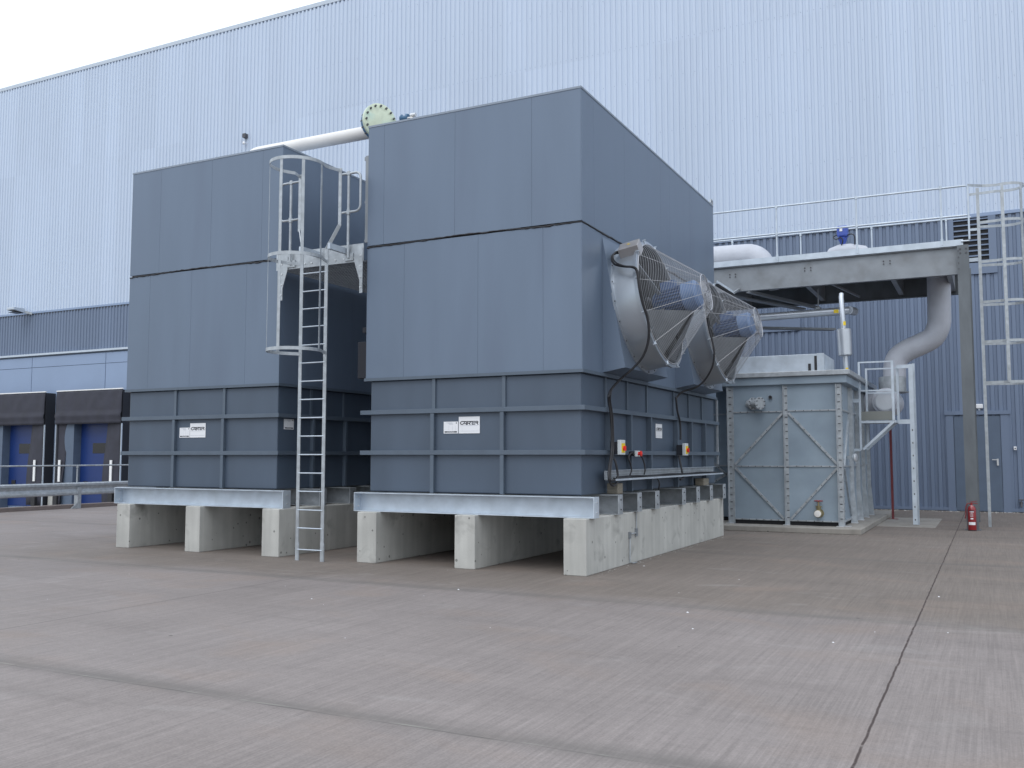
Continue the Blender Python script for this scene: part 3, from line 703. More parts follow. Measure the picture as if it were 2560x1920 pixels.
MB().cyl((-.07,2.20,1.775),(-.07,2.25,1.775),.022,10).build('cable_gland', 'black', t)
# timber blocks on the beams
o = MB().box(-.2,-.02,1.36,1.60,1.131,1.30).build('timber_block', 'wood', bevel=.01); tag(o, 'square timber block under the cable loop near the tower corner', 'timber block', 'timber blocks')
o = MB().box(-.2,-.02,6.38,6.78,1.131,1.275).build('timber_block', 'wood', bevel=.01); tag(o, 'timber block with a bolt on the rear beams under the tray', 'timber block', 'timber blocks')
# conduit on the plinth
o = thing('earth_conduit', 'thin grey conduit stepping down the long plinth wall', 'conduit', (.02, 2.1, 0))
MB().tube([(.02,2.10,.84),(.02,2.12,.79),(.02,2.115,.49),(.02,2.08,.475),(.02,1.83,.475),(.02,1.80,.44),(.02,1.79,.03),(.05,1.85,.012),(.06,2.0,.012)], .010, 8).build('pipe', 'galv', o, smooth=True)
MB().box(0,.035,2.08,2.15,.42,.55).box(0,.035,1.77,1.83,.41,.51).build('saddle', 'galv_dull', o)

# ------------------------------------------------------------------ signs
def stroke(mb, pts, w, o, ax_, az, nrm, lift):
    P = [V(o)+V(ax_)*a+V(az)*b+V(nrm)*lift for a, b in pts]
    for i in range(len(P)-1):
        d = (P[i+1]-P[i]); L_ = d.length; d.normalize(); s = V(nrm).cross(d)
        mb.obox((P[i]+P[i+1])/2, d, s, nrm, L_/2+w*.35, w/2, .0006)
def carter(o, ax_, nrm, w, h, label, pale=True):
    """name plate: lower left corner o, width along ax_, normal nrm"""
    az = V((0,0,1)); t = thing('name_plate', label, 'sign', V(o)+V(ax_)*w/2, 'white name plates on the towers')
    MB().obox(V(o)+V(ax_)*w/2+az*h/2, ax_, az, nrm, w/2, h/2, .003).build('plate', 'white', t)
    S = lambda px, py: ((px-925)/715*w, (880-py)/580*h)
    L_ = MB(); lw = 24/715*w
    for pl in ([(1135,470),(1045,466),(1003,480),(978,520),(1000,558),(1040,572),(1078,556),(1152,474),(1190,470),(1190,578)],
               [(1128,545),(1190,545)], [(1222,578),(1222,470),(1560,468),(1586,490),(1568,517),(1412,517)],
               [(1300,470),(1326,494),(1303,524),(1240,526)], [(1272,526),(1318,576)], [(1385,470),(1385,578)], [(1408,566),(1484,566)], [(1535,517),(1586,576)]):
        stroke(L_, [S(*p) for p in pl], lw, o, ax_, az, nrm, .0045)
    L_.build('lettering', 'ink', t)
    f = MB()
    for i in range(28):
        a = .05*w+i*.032*w; f.obox(V(o)+V(ax_)*(a+.01*w)+az*(.14*h)+V(nrm)*.004, ax_, az, nrm, .010*w, .008*h, .0006)
    f.obox(V(o)+V(ax_)*(.5*w)+az*(.46*h)+V(nrm)*.004, ax_, az, nrm, .42*w, .008*h, .0006)
    f.build('small_print', 'ink_pale', t)
    return t
def notice(o, ax_, nrm, w, h, label):
    az = V((0,0,1)); t = thing('notice_plate', label, 'sign', V(o)+V(ax_)*w/2, 'small white notices on the towers')
    MB().obox(V(o)+V(ax_)*w/2+az*h/2, ax_, az, nrm, w/2, h/2, .003).build('plate', 'white', t)
    MB().obox(V(o)+V(ax_)*w/2+az*(.13*h)+V(nrm)*.004, ax_, az, nrm, w*.43, h*.055, .0006).obox(V(o)+V(ax_)*(.885*w)+az*(.88*h)+V(nrm)*.004, ax_, az, nrm, w*.03, h*.045, .0006).build('black_bar', 'ink', t)
    textmesh('Do Not Remove', h*.10, V(o)+V(ax_)*w/2+az*(.13*h)+V(nrm)*.0055, ax_, az, 'white', 'lettering', t)
    f = MB()
    for dx, dz, ww in ((.4,.90,.20),(.48,.85,.15),(.52,.76,.14)): f.obox(V(o)+V(ax_)*(dx*w)+az*(dz*h)+V(nrm)*.004, ax_, az, nrm, ww*w, h*.012, .0006)
    for dx in (.36,.62,.84): f.obox(V(o)+V(ax_)*(dx*w)+az*(.45*h)+V(nrm)*.004, ax_, az, nrm, .003*w, h*.2, .0006)
    f.build('small_print', 'ink_pale', t)
YS = .401-.006
carter((-2.357,YS,2.09), (1,0,0), (0,-1,0), .384, .268, 'white plate reading CARTER on the front of the right tower')
notice((-2.638,YS,2.092), (1,0,0), (0,-1,0), .268, .190, 'small white notice left of the plate on the right tower front')
carter((-8.285,.474,2.078), (1,0,0), (0,-1,0), .392, .270, 'white plate reading CARTER on the front of the left tower')
notice((-8.556,.474,2.079), (1,0,0), (0,-1,0), .262, .188, 'small white notice left of the plate on the left tower front')
carter((-.234,3.945,2.064), (0,1,0), (1,0,0), .37, .262, 'white plate reading CARTER on the side wall under the fans')
t = notice((-6.159,.645,2.215), (0,1,0), (1,0,0), .265, .185, 'small white notice on the shaded side wall beside the ladder')

# ------------------------------------------------------------------ walkway between the towers, handrail loops
wk = thing('walkway', 'galvanised walkway bridging the gap between the two towers', 'walkway', (-5.13, 4, 5.06))
MB().box(-6.10,-4.19,.29,.302,5.05,5.36).box(-6.10,-4.19,.302,.36,5.05,5.06).build('front_stringer', 'galv', wk)
g_ = MB(); x = -6.05
while x < -4.2: g_.box(x-.006, x+.006, .37, 8.0, 5.065, 5.095); x += .06
y = .42
while y < 8: g_.box(-6.08, -4.2, y-.006, y+.006, 5.066, 5.094); y += .12
g_.build('grating', 'galv_dull', wk)
for xa, s in ((-5.96, 1), (-4.24, -1)):
    o = MB().poly([(xa-.04,.27,5.30),(xa+.04,.27,5.30),(xa+.04,.27,4.62),(xa-.04,.27,4.62)], (0,.012,0)) if False else MB().poly([(xa-.04*s,.275,5.28),(xa+.13*s,.275,5.28),(xa+.13*s,.275,5.05),(xa+.02*s,.275,4.72),(xa+.02*s,.275,4.50),(xa-.04*s,.275,4.50)], (0,.012,0))
    br = o.build('bracket', 'galv', wk)
    b_ = MB()
    for z in (5.15, 4.97, 4.78, 4.6): b_.cyl((xa, .275, z), (xa, .262, z), .014, 8)
    b_.build('bolt', 'bolt_light', br, kind='stuff')
b_ = MB()
for xx in (-5.45,-5.30,-4.95,-4.78,-4.6,-4.52,-4.40): b_.cyl((xx,.29,5.12),(xx,.276,5.12),.014,8)
b_.build('bolts', 'bolt_light', wk, kind='stuff')
for xc, s, nm in ((-4.483, 1, 'right'), (-5.75, -1, 'left')):
    xi = xc-s*.20; xo = xc+s*.25
    pts = [(xi,.24,6.60),(xo-s*.10,.24,6.60)]+[tuple(p) for p in arc((xo-s*.10,.24,6.50),(s,0,0),(0,0,1),.10,math.pi/2,0,5)]+[(xo,.24,6.02)]+[tuple(p) for p in arc((xo-s*.10,.24,6.02),(s,0,0),(0,0,1),.10,0,-math.pi/2,5)]+[(xi,.24,5.92)]
    MB().tube(pts, .021, 10).build('rail_loop', 'galv', wk, smooth=True)
    MB().tube([(xc,.24,5.12),(xc,.24,6.64)], .024, 10).lathe((xc,.24,6.60),(0,0,1),[(-.035,.02),(-.03,.036),(.03,.036),(.045,.015)],12).lathe((xc,.24,5.92),(0,0,1),[(-.04,.036),(.04,.036)],12).box(xc-.09,xc+.09,.262,.288,5.08,5.20).build('rail_post', 'galv', wk, smooth=True)
# galvanised door channel on the left wall of the right tower
o = MB().box(-4.262,-4.175,.42,.43,5.40,6.93).box(-4.262,-4.252,.43,.50,5.40,6.93).box(-4.262,-4.175,.50,.51,5.40,6.93).box(-4.30,-4.262,.44,.47,6.86,6.92).box(-4.29,-4.262,.44,.47,6.1,6.14).box(-4.29,-4.262,.44,.47,5.42,5.46).build('door_channel', 'galv_dull')
tag(o, 'upright steel channel beside the walkway on the right tower corner', 'channel')
o = thing('junction_box', 'tall dark box on the shaded left wall of the right tower', 'box', (-4.26,.42,3.3))
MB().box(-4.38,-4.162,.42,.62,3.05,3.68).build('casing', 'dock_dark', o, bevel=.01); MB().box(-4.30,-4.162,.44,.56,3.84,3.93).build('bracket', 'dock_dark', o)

# ------------------------------------------------------------------ caged ladders
def ladder_front():
    t = thing('caged_ladder', 'tall galvanised caged ladder standing in the gap between the towers', 'ladder', (-4.84,-.2,0))
    xl, xr, y = -5.112, -4.592, -.2
    for x, s in ((xl,-1),(xr,1)):
        MB().box(x-.032,x+.032,y-.006,y+.008,.0,5.20).bar((x,y,5.20),(x+s*.17,y+.12,5.62),.012,.06,upv=(s*.5,.8,0)).box(x+s*.17-.03,x+s*.17+.03,y+.115,y+.128,5.60,6.60).box(x-.04,x+.04,y+.0,y+.012,0,.30).build('stile', 'galv', t)
        MB().box(x+s*.04-.03,x+s*.04+.03,y,.29,5.20,5.30).build('fixing_arm', 'galv_bright', t)
    for z in (.181,.534,.834,1.142,1.445,1.752,2.060,2.368,2.675,2.983,3.292,3.595,3.906,4.211,4.511,4.818):
        MB().cyl((xl,y,z),(xr,y,z),.011,8).build('rung', 'galv_bright', t)
    cx, cy, r = -4.885, y-.43, .45
    def hp(an): return V((cx+r*math.cos(an), cy+r*math.sin(an), 0))
    def hoop(z, top=False):
        pts = [V((xl-.0,y,0))]+[hp(R(a)) for a in range(140, 401, 10)]+[V((xr,y,0))]
        if top: pts = [V((xl-.17,y+.12,0)), V((xl-.10,y-.1,0))]+[hp(R(a)) for a in range(150, 391, 10)]+[V((xr+.10,y-.1,0)), V((xr+.16,y+.12,0))]
        mb = MB()
        for i in range(len(pts)-1):
            p, q = pts[i]+V((0,0,z)), pts[i+1]+V((0,0,z)); d = (q-p).normalized(); mb.obox((p+q)/2, d, (0,0,1), d.cross(V((0,0,1))), (q-p).length/2+.002, .027, .004)
        mb.build('cage_hoop', 'galv', t)
    hoop(6.56, True); hoop(4.99); hoop(3.45)
    for an in (168, 222, 275, 322, 12):
        p = hp(R(an)); n_ = V((math.cos(R(an)), math.sin(R(an)), 0)); tg = V((-n_.y, n_.x, 0))
        MB().obox(V((p.x,p.y,5.01))-n_*.006, tg, (0,0,1), n_, .025, 1.56, .003).build('cage_strap', 'galv', t)
ladder_front()
def ladder_right():
    t = thing('caged_ladder', 'galvanised caged ladder at the gantry end, beside the steel column', 'ladder', (5.19,13.1,0))
    x = 5.185; ya, yb = 12.88, 13.36
    for y in (ya, yb): MB().box(x-.035,x+.035,y-.008,y+.008,0.0 if y == yb else .25,8.36).build('stile', 'galv', t)
    z = .3
    while z < 8.3: MB().cyl((x,ya,z),(x,yb,z),.011,8).build('rung', 'galv', t); z += .3
    def path(zz): return [V((x,ya,zz)), V((x+.42,ya-.06,zz))]+[V((x+.62+.40*math.cos(a), 13.12+.36*math.sin(a), zz)) for a in [R(-100+200*i/14) for i in range(15)]]+[V((x+.42,yb+.06,zz)), V((x,yb,zz))]
    for zz in (8.36, 7.48, 6.5, 5.5, 4.52, 3.52):
        pts = path(zz); mb = MB()
        if zz > 8: pts = [V((4.98,12.14,zz-.10)), V((5.3,12.74,zz))]+pts[1:-1]+[V((5.0,13.48,zz))]
        for i in range(len(pts)-1):
            p, q = pts[i], pts[i+1]; d = (q-p).normalized(); mb.obox((p+q)/2, d, (0,0,1), d.cross(V((0,0,1))), (q-p).length/2+.003, .032, .004)
        mb.build('cage_hoop', 'galv', t)
    for an in (-90, -35, 35, 90):
        p = V((x+.62+.40*math.cos(R(an))-(.08 if abs(an) == 90 else 0), 13.12+.36*math.sin(R(an)), 0)); n_ = V((math.cos(R(an)), math.sin(R(an)), 0)); tg = V((-n_.y, n_.x, 0))
        MB().obox(V((p.x,p.y,5.94)), tg, (0,0,1), n_, .032, 2.43, .004).build('cage_strap', 'galv', t)
    MB().box(4.95,5.15,12.90,12.94,6.53,6.62).box(4.95,5.15,12.9,12.94,7.3,7.36).build('fixing_arm', 'galv_bright', t)
ladder_right()

# ------------------------------------------------------------------ pipe with blind flange on top
py = 2.2; fq = U(952, 309, 'y', py); pz = U(920, 331, 'y', py).z
pp_ = thing('white_pipe', 'white pipe crossing from the left tower to a green-yellow bolted end disc', 'pipe', (-7, py, 7.43))
xe = fq.x-.12
MB().tube([(-8.6,py,7.43),(-8.6,py,pz-.3)]+[tuple(p) for p in arc((-8.3,py,pz-.3),(-1,0,0),(0,0,1),.3,0,math.pi/2,6)]+[(xe,py,pz)], .128, 28).build('pipe_run', 'white_pipe', pp_, smooth=True)
nx_ = V((math.cos(R(-26)), math.sin(R(-26)), 0)); fo = V((fq.x-.12,py,fq.z))
MB().lathe(fo, nx_, [(-.04,.27),(0,.33),(.10,.33),(.12,.27)], 32).build('valve_body', 'flange_blue', pp_, smooth=True)
fp = MB().lathe(fo, nx_, [(.13,.365),(.185,.365),(.19,.355)], 48).build('blind_flange', 'yellow_zinc', pp_, smooth=True)
b_ = MB()
for i in range(16):
    an = 2*math.pi*i/16; c_ = fo+nx_*.19+V((-nx_.y,nx_.x,0))*(.315*math.cos(an))+V((0,0,1))*(.315*math.sin(an)); b_.cyl(c_-nx_*.20, c_+nx_*.035, .020, 8)
b_.build('flange_bolt', 'bolt', fp, kind='stuff')
vq = c2(1455,178,'y',2.6)
vv = thing('roof_valve', 'small blue valve just showing above the right tower roof edge', 'valve', vq-V((0,0,1.0)))
MB().lathe(vq-V((.12,0,.0)),(1,0,0),[(0,.08),(.03,.09),(.05,.06),(.12,.06),(.14,.09),(.17,.08)],20).build('body', 'flange_blue', vv, smooth=True)
MB().tube([vq+V((0,0,-.02)), vq+V((.13,0,-.02)), vq+V((.16,0,-1.0))], .05, 16).build('pipe', 'white_pipe', vv, smooth=True)
MB().cyl(vq+V((.1,0,.04)), vq+V((.22,0,.04)), .04, 12).build('actuator', 'bolt_light', vv)

# ------------------------------------------------------------------ tank and its pad
o = MB().box(-1.4,2.655,9.36,17.6,0,.125).build('concrete_pad', 'pad', bevel=.015); tag(o, 'low concrete pad under the galvanised sectional tank', 'pad')
o = MB().box(2.66,4.0,12.4,16.2,.0,.006).build('pad_extension', 'pad'); tag(o, 'pale concrete apron beside the tank pad', 'pad')
tk = thing('sectional_tank', 'galvanised bolted panel tank with diagonal braces, on a low pad', 'tank', (.9, 12.5, .125))
TX0, TX1, TY0, TY1, TZ1 = -.40, 2.20, 10.06, 15.6, 3.42
MB().box(TX0, TX1, TY0, TY1, .22, TZ1).build('panels', 'galv_tank', tk)
MB().box(TX0+.03, TX1-.03, TY0+.03, TY1-.03, .125, .22).build('plinth_recess', 'void', tk)
pr = MB().box(TX0-2.0, TX1+.03, TY0-.05, TY1, TZ1+.001, TZ1+.17)
MB().box(-1.4, 2.36, TY0-.10, TY1+.1, TZ1, TZ1+.185).build('rim_fascia', 'galv_tank', tk, bevel=.01)
MB().box(-1.4, 2.44, TY0-.17, TY1+.17, TZ1+.186, TZ1+.30).build('lid', 'galv', tk, bevel=.01)
def angle_v(x, w, y0_, z0, z1): return MB().box(x, x+w, y0_-.012, y0_, z0, z1).box(x-.012, x, y0_-.11, y0_, z0, z1)
ups = []
for x, wdt in ((-.40,.13),(.93,.08),(2.12,.10)):
    o = angle_v(x, wdt, TY0, .13, TZ1-.02).build('upright', 'galv', tk, label='')
    del o['label']; b_ = MB(); z = .3
    while z < 3.35: b_.box(x+.02, x+.075, TY0-.026, TY0-.012, z-.009, z+.009); z += .168
    b_.build('bolt', 'bolt', o, kind='stuff')
    MB().box(x-.06, x+.10, TY0-.13, TY0, .126, .14).build('foot', 'bolt_light', o)
def fbar(p, q, nm='brace', ww=.05):
    o = MB().bar(p, q, ww, .03, upv=(0,1,0)).build(nm, 'galv', tk); d = V(q)-V(p); k = int(d.length/.17); b_ = MB()
    for i in range(1, k):
        c_ = V(p)+d*(i/k); b_.cyl(c_+V((0,-.01,0)), c_+V((0,-.03,0)), .011, 6)
    b_.build('bolt', 'bolt', o, kind='stuff')
yq = TY0-.012
fbar((-.27,yq,2.79),(.92,yq,2.79),'seam',.03); fbar((1.01,yq,2.80),(2.12,yq,2.80),'seam',.03)
fbar((-.27,yq,1.495),(.92,yq,1.495),'seam',.03); fbar((1.01,yq,1.50),(2.12,yq,1.50),'seam',.03)
fbar((-.27,yq,.235),(.92,yq,.235),'seam',.03); fbar((1.01,yq,.235),(2.12,yq,.235),'seam',.03)
yq = TY0-.03
fbar((-.25,yq,1.53),(.90,yq,2.75)); fbar((1.03,yq,2.75),(2.10,yq,1.55)); fbar((-.25,yq,1.46),(.88,yq,.27)); fbar((1.04,yq,.27),(2.10,yq,1.46))
for i, y in enumerate((10.12, 11.35, 12.55, 13.75, 14.95)):
    o = MB().box(TX1, TX1+.012, y, y+.10, .13, TZ1-.02).box(TX1+.012, TX1+(.09 if i else .02), y+.088, y+.10, .13, TZ1-.02)
    if i: o.poly([(TX1+.012,y+.094,.13),(TX1+.15,y+.094,.13),(TX1+.012,y+.094,2.0)], (0,.01,0))
    u_ = o.build('upright', 'galv', tk); MB().box(TX1, TX1+.16, y-.04, y+.14, .126, .14).build('foot', 'bolt_light', u_)
for z in (.24, 1.5, 2.8): MB().box(TX1, TX1+.03, TY0+.12, TY1, z-.02, z+.02).build('seam', 'galv', tk)
MB().bar((TX1+.015, 10.3, 1.5),(TX1+.015, 11.3, 2.75),.05,.03).bar((TX1+.015,10.3,1.45),(TX1+.015,11.3,.3),.05,.03).build('brace', 'galv', tk)
b_ = MB()
for y in (10.25, 11.5):
    z = .3
    while z < 3.3: b_.box(TX1+.012, TX1+.022, y-.01, y+.01, z-.01, z+.01); z += .17
b_.build('bolts', 'bolt', tk, kind='stuff')
MB().box(-2.6, -.43, 11.0, 15.6, .22, TZ1+.16).build('rear_panels', 'galv_tank', tk)
for z in (1.495, 2.79): MB().box(-2.6,-.43,10.975,10.999,z-.02,z+.02).build('seam', 'galv', tk)
fbar((-2.3,10.96,2.7),(-.5,10.96,1.1)); fbar((-2.3,10.96,.3),(-.5,10.96,1.4))
MB().box(-2.6,-.40,11.02,15.5,.125,.22).build('plinth_recess', 'void', tk)
# tank hatch box
hb = thing('hatch_box', 'long low galvanised cover box lying on the tank lid', 'cover box', (.6,10.9,3.72))
MB().box(-1.1,1.70,10.10,11.7,3.721,4.13).build('cover', 'galv_bright', hb, bevel=.008)
MB().box(1.70,1.86,10.09,10.12,3.721,4.14).box(1.83,1.86,10.12,11.7,3.721,4.12).build('end_plate', 'galv_bright', hb)
MB().box(1.64,1.695,10.085,10.10,3.74,4.08).box(1.50,1.56,10.07,10.10,3.73,3.90).build('slot', 'black', hb)
# nozzle
nz = thing('tank_nozzle', 'short flanged pipe stub sticking out of the tank front', 'pipe stub', (.27,10.0,2.99))
d = V((.80,-.60,0)); q = V((.21,TY0-.075,2.985))
MB().lathe(q, d, [(-.14,.10),(0,.10),(0,.15),(.02,.15),(.02,.10),(.24,.10),(.24,.15),(.265,.15)], 28).build('stub', 'galv', nz, smooth=True)
b_ = MB()
for i in range(8):
    an = 2*math.pi*(i+.5)/8; c_ = q+V((.60,.80,0))*(.125*math.cos(an))+V((0,0,.125*math.sin(an))); b_.cyl(c_+d*.20, c_+d*.31, .010, 6); b_.cyl(c_+d*.02, c_+d*.035, .014, 6)
b_.build('bolts', 'bolt', nz, kind='stuff')
o = MB().lathe((.62,TY0,3.13),(0,-1,0),[(0,.04),(.05,.045),(.05,.03),(.01,.03)],16).build('tank_port', 'bolt', tk, smooth=True)
# gate valve
gv = thing('gate_valve', 'brass gate valve with a red handwheel at the tank foot', 'valve', (1.68,10.0,.38))
q = V((1.68,TY0,.42))
MB().lathe(q,(0,-1,0),[(0,.10),(.02,.10),(.02,.055),(.10,.055),(.10,.08),(.16,.08),(.16,.06),(.24,.06),(.24,.085),(.27,.085),(.275,.06),(.275,0)],20).lathe(q+V((0,-.13,.03)),(0,0,1),[(0,.06),(.08,.05),(.12,.07),(.14,.07),(.14,.025),(.26,.018)],16).build('body', 'brass', gv, smooth=True)
MB().lathe(q+V((0,-.27,0)),(0,-1,0),[(0,.075),(.03,.075),(.035,.05)],20).build('cap', 'white_pipe', gv, smooth=True)
MB().tube([q+V((.09*math.cos(2*math.pi*i/20),-.13+.09*math.sin(2*math.pi*i/20),.285)) for i in range(20)],.012,8,closed=True).cyl(q+V((-.09,-.13,.285)),q+V((.09,-.13,.285)),.009,6).cyl(q+V((0,-.22,.285)),q+V((0,-.04,.285)),.009,6).lathe(q+V((0,-.13,.25)),(0,0,1),[(0,.02),(.05,.02)],10).build('handwheel', 'red', gv, smooth=True)
# gauge on tank side
o = thing('level_gauge', 'small round gauge with a thin wire on the tank side', 'gauge', (2.3,10.9,1.7))
MB().lathe((2.36,10.9,1.70),(1,-.3,0),[(0,.09),(.05,.10),(.06,.08)],24).build('dial', 'bolt_light', o, smooth=True)
MB().box(2.21,2.40,10.87,10.93,1.66,1.74).tube([(2.37,10.9,1.8),(2.37,10.9,3.3)],.006,6).build('stem', 'galv', o)

# ------------------------------------------------------------------ vent pipe with silencer
vp = thing('vent_pipe', 'upright aluminium pipe with a fat silencer on the tank lid', 'pipe', (2.13,11.8,3.72))
MB().tube([(2.13,11.8,3.72),(2.09,11.8,4.9),(2.055,11.8,5.70),(2.055,11.86,5.78)], .063, 20).build('pipe', 'alu_pipe', vp, smooth=True)
MB().lathe((2.115,11.8,4.22),(-.03,0,1),[(0,.05),(.0,.12),(.02,.165),(.66,.175),(.68,.14),(.68,.06)],32).build('silencer', 'alu_pipe', vp, smooth=True)
MB().box(2.125,2.185,11.735,11.75,3.82,3.92).box(2.095,2.155,11.735,11.75,4.98,5.08).build('yellow_label', 'yellow', vp)
# horizontal jacketed pipe under the gantry
hp_ = thing('jacketed_pipe', 'horizontal aluminium-jacketed pipe hung under the gantry', 'pipe', (1,13.3,5.5))
MB().tube([(-2.6,13.0,5.47),(2.10,13.0,5.53)], .105, 20).tube([(2.10,12.96,5.53),(2.2,13.2,5.52)], .108, 20).build('pipe', 'alu_pipe', hp_, smooth=True)
MB().box(1.72,1.84,12.885,12.90,5.47,5.56).build('yellow_label', 'yellow', hp_)
MB().bar((1.76,12.28,6.15),(2.2,14.4,6.10),.05,.05).bar((1.32,13.0,5.63),(1.32,13.0,6.15),.03,.03).box(1.26,1.38,12.9,13.1,5.60,5.66).build('hanger', 'galv_dull', hp_)

# ------------------------------------------------------------------ gantry (pipe bridge)
gt = thing('pipe_gantry', 'galvanised steel pipe gantry with railings carried on a tall column', 'gantry', (4.83,12.2,0))
YG0, YG1 = 12.2, 15.3; GX0 = -7.0
def ibeam(y, x0, x1, z0, z1, mt, nm='main_beam', lab=None):
    o = MB().box(x0,x1,y+.06,y+.075,z0+.02,z1-.02).box(x0,x1,y,y+.14,z0,z0+.02).box(x0,x1,y,y+.14,z1-.02,z1).build(nm, mt, gt)
    return o
ibeam(YG0-.02, GX0, 4.70, 6.12, 6.80, 'galv_dull')
ibeam(YG1, GX0, 4.72, 6.12, 6.80, 'galv_column')  # darker steel than the front beam, painting in the shade under the deck
o = MB().box(GX0,4.84,YG0-.06,YG0-.05,6.805,6.955).box(GX0,4.84,YG0-.05,YG0+.02,6.80,6.81).build('toe_board', 'galv_bright', gt)
MB().box(GX0,4.84,YG1+.14,YG1+.15,6.805,6.955).build('toe_board', 'galv', gt)
b_ = MB()
for x in (-.83,-.68, 1.12,1.27, 3.03,3.18): b_.cyl((x,YG0+.04,6.60),(x,YG0+.02,6.60),.018,8); b_.cyl((x,YG0+.04,6.53),(x,YG0+.02,6.53),.018,8)
b_.build('beam_bolts', 'bolt', gt, kind='stuff')
gr_ = MB().box(GX0+.1,4.66,YG0+.13,YG1-.01,6.802,6.815)
gr_.build('deck_plate', 'galv_dull', gt)
for x in (-5.5,-3.4,-1.0,1.1,3.2,4.5): MB().box(x-.06,x+.06,YG0+.06,YG1+.06,6.2,6.78).build('cross_beam', 'galv_dull', gt)
MB().box(4.70,4.955,12.02,12.04,0,6.79).box(4.70,4.955,12.26,12.28,0,6.79).box(4.82,4.835,12.04,12.26,0,6.79).box(4.66,5.0,11.98,12.32,0,.015).build('column', 'galv_column', gt)
b_ = MB()
for x in (4.77, 4.90):
    for z in (6.70, 6.60): b_.cyl((x,12.02,z),(x,12.0,z),.020,8)
for z in (6.66,6.5,6.36,6.22): b_.cyl((4.73,12.02,z),(4.73,12.005,z),.014,8)
b_.build('column_bolts', 'bolt', gt, kind='stuff')
MB().box(4.70,4.955,15.2,15.22,0,6.79).box(4.70,4.955,15.44,15.46,0,6.79).box(4.82,4.835,15.22,15.44,0,6.79).build('column', 'galv_column', gt, label='rear column of the gantry')
# railings
yr = YG0-.075
for z in (8.30, 7.575): MB().tube([(GX0,yr,z+.03),(4.95,yr,z-.05)], .024, 10).build('handrail', 'galv_bright', gt, smooth=True)
for x in (-3.4,-1.5,.445,2.43,4.38):
    MB().tube([(x,yr,6.84),(x,yr,8.29)], .022, 10).lathe((x,yr,8.25),(0,0,1),[(-.03,.036),(.06,.036)],12).lathe((x,yr,7.53),(0,0,1),[(-.03,.036),(.07,.036)],12).box(x-.03,x+.03,yr-.01,yr+.012,6.80,7.0).build('rail_post', 'galv_bright', gt, smooth=True)
MB().tube([(4.98,yr,6.93),(4.98,yr,8.24)], .024, 10).tube([(4.80,yr,6.90),(4.98,yr,6.90)], .02, 8).build('rail_post', 'galv_bright', gt, smooth=True)
yr2 = YG1+.17
MB().tube([(GX0,yr2,8.33),(5.0,yr2,8.24)], .024, 10).build('handrail', 'galv_bright', gt, smooth=True)
for u, v in ((195,440),(667,400),(1157,350),(1672,310)):
    q = c7(u, v, 'y', yr2); MB().tube([(q.x,yr2,6.84),(q.x,yr2,8.28)], .022, 10).lathe((q.x,yr2,8.22),(0,0,1),[(-.03,.034),(.05,.034)],12).build('rail_post', 'galv_bright', gt, smooth=True)
# slanting support brackets below the gantry on the left
o = thing('support_frame', 'slanting grey steel brackets under the left part of the gantry', 'bracket', (-.3,13.2,5.5))
MB().bar((-.95,12.3,6.06),(.55,15.2,5.98),.22,.04).build('channel', 'galv_dull', o)
MB().bar((-.35,12.2,6.10),(.95,15.4,6.02),.10,.08).build('channel', 'galv_dull', o)
MB().bar((-1.6,14.5,5.50),(1.2,16.6,5.52),.25,.06).build('strut', 'galv_dull', o)
fr = thing('channel_arm', 'short galvanised channel leaning over the farther fan', 'bracket', cF(1345,650,'y',9.0))
p, q = cF(1268,608,'y',9.0), cF(1412,700,'y',9.6)
MB().bar(p, q, .10, .02).bar(p+V((0,0,.04)), q+V((0,0,.04)), .02, .07).build('arm', 'galv_bright', fr); MB().bar(p+V((0,0.01,-.03)), q+V((0,.01,-.03)), .08, .04).build('slot', 'black', fr)
MB().bar(q, V((-.6, 12.3, 6.2)), .05, .05).build('stay', 'galv_dull', fr)

# insulated pipes on the gantry
ip = thing('insulated_pipe', 'white insulated pipe ending in a rounded elbow on the gantry deck', 'pipe', (-1,14,7.1))
MB().tube([(-5.0,14,7.48),(-1.4,14,7.44)]+[tuple(p) for p in arc((-.75,14,7.0),(0,0,1),(1,0,0),.42,0,math.pi/2,8)]+[(-.33,14,6.6)], .36, 28).build('elbow', 'insulation', ip, smooth=True)
MB().tube([(-.5,15.1,7.3),(-.2,14.9,7.0),(-.12,14.9,6.6)], .22, 20).build('end_fitting', 'insulation', ip, smooth=True)
ad = MB().tube([(1.45,13.8,7.1),(1.6,13.8,7.22),(1.8,13.8,7.27),(2.05,13.8,7.27),(2.4,13.8,7.20),(2.6,13.8,7.05)], [.1,.18,.20,.20,.18,.1], 20).build('insulated_valve', 'insulation', smooth=True)
tag(ad, 'low insulated hump on the gantry deck under the blue actuator', 'valve cover')
ac = thing('valve_actuator', 'bright blue electric actuator sitting above the gantry toe board', 'actuator', (1.88,13.8,7.35))
MB().box(1.74,2.02,13.66,13.94,7.66,7.96).build('housing', 'actuator', ac, bevel=.04)
MB().lathe((1.88,13.8,7.45),(0,0,1),[(0,.05),(.04,.07),(.12,.10),(.2,.12)],20).box(1.78,1.80,13.64,13.66,7.55,7.68).build('gearbox', 'actuator', ac, smooth=True)
MB().box(1.82,1.89,13.645,13.662,7.80,7.92).build('label_plate', 'white', ac)
MB().tube(smoothpath([(1.74,13.7,7.72),(1.66,13.65,7.66),(1.72,13.62,7.58),(1.85,13.62,7.62),(1.9,13.62,7.52),(1.86,13.66,7.42)],4),.016,6).tube(smoothpath([(2.0,13.7,7.68),(2.12,13.66,7.70),(2.2,13.66,7.62),(2.2,13.66,7.40)],4),.016,6).lathe((1.88,13.8,7.28),(0,0,1),[(0,.10),(.1,.10),(.14,.05),(.2,.05)],14).build('cable', 'black', ac, smooth=True)

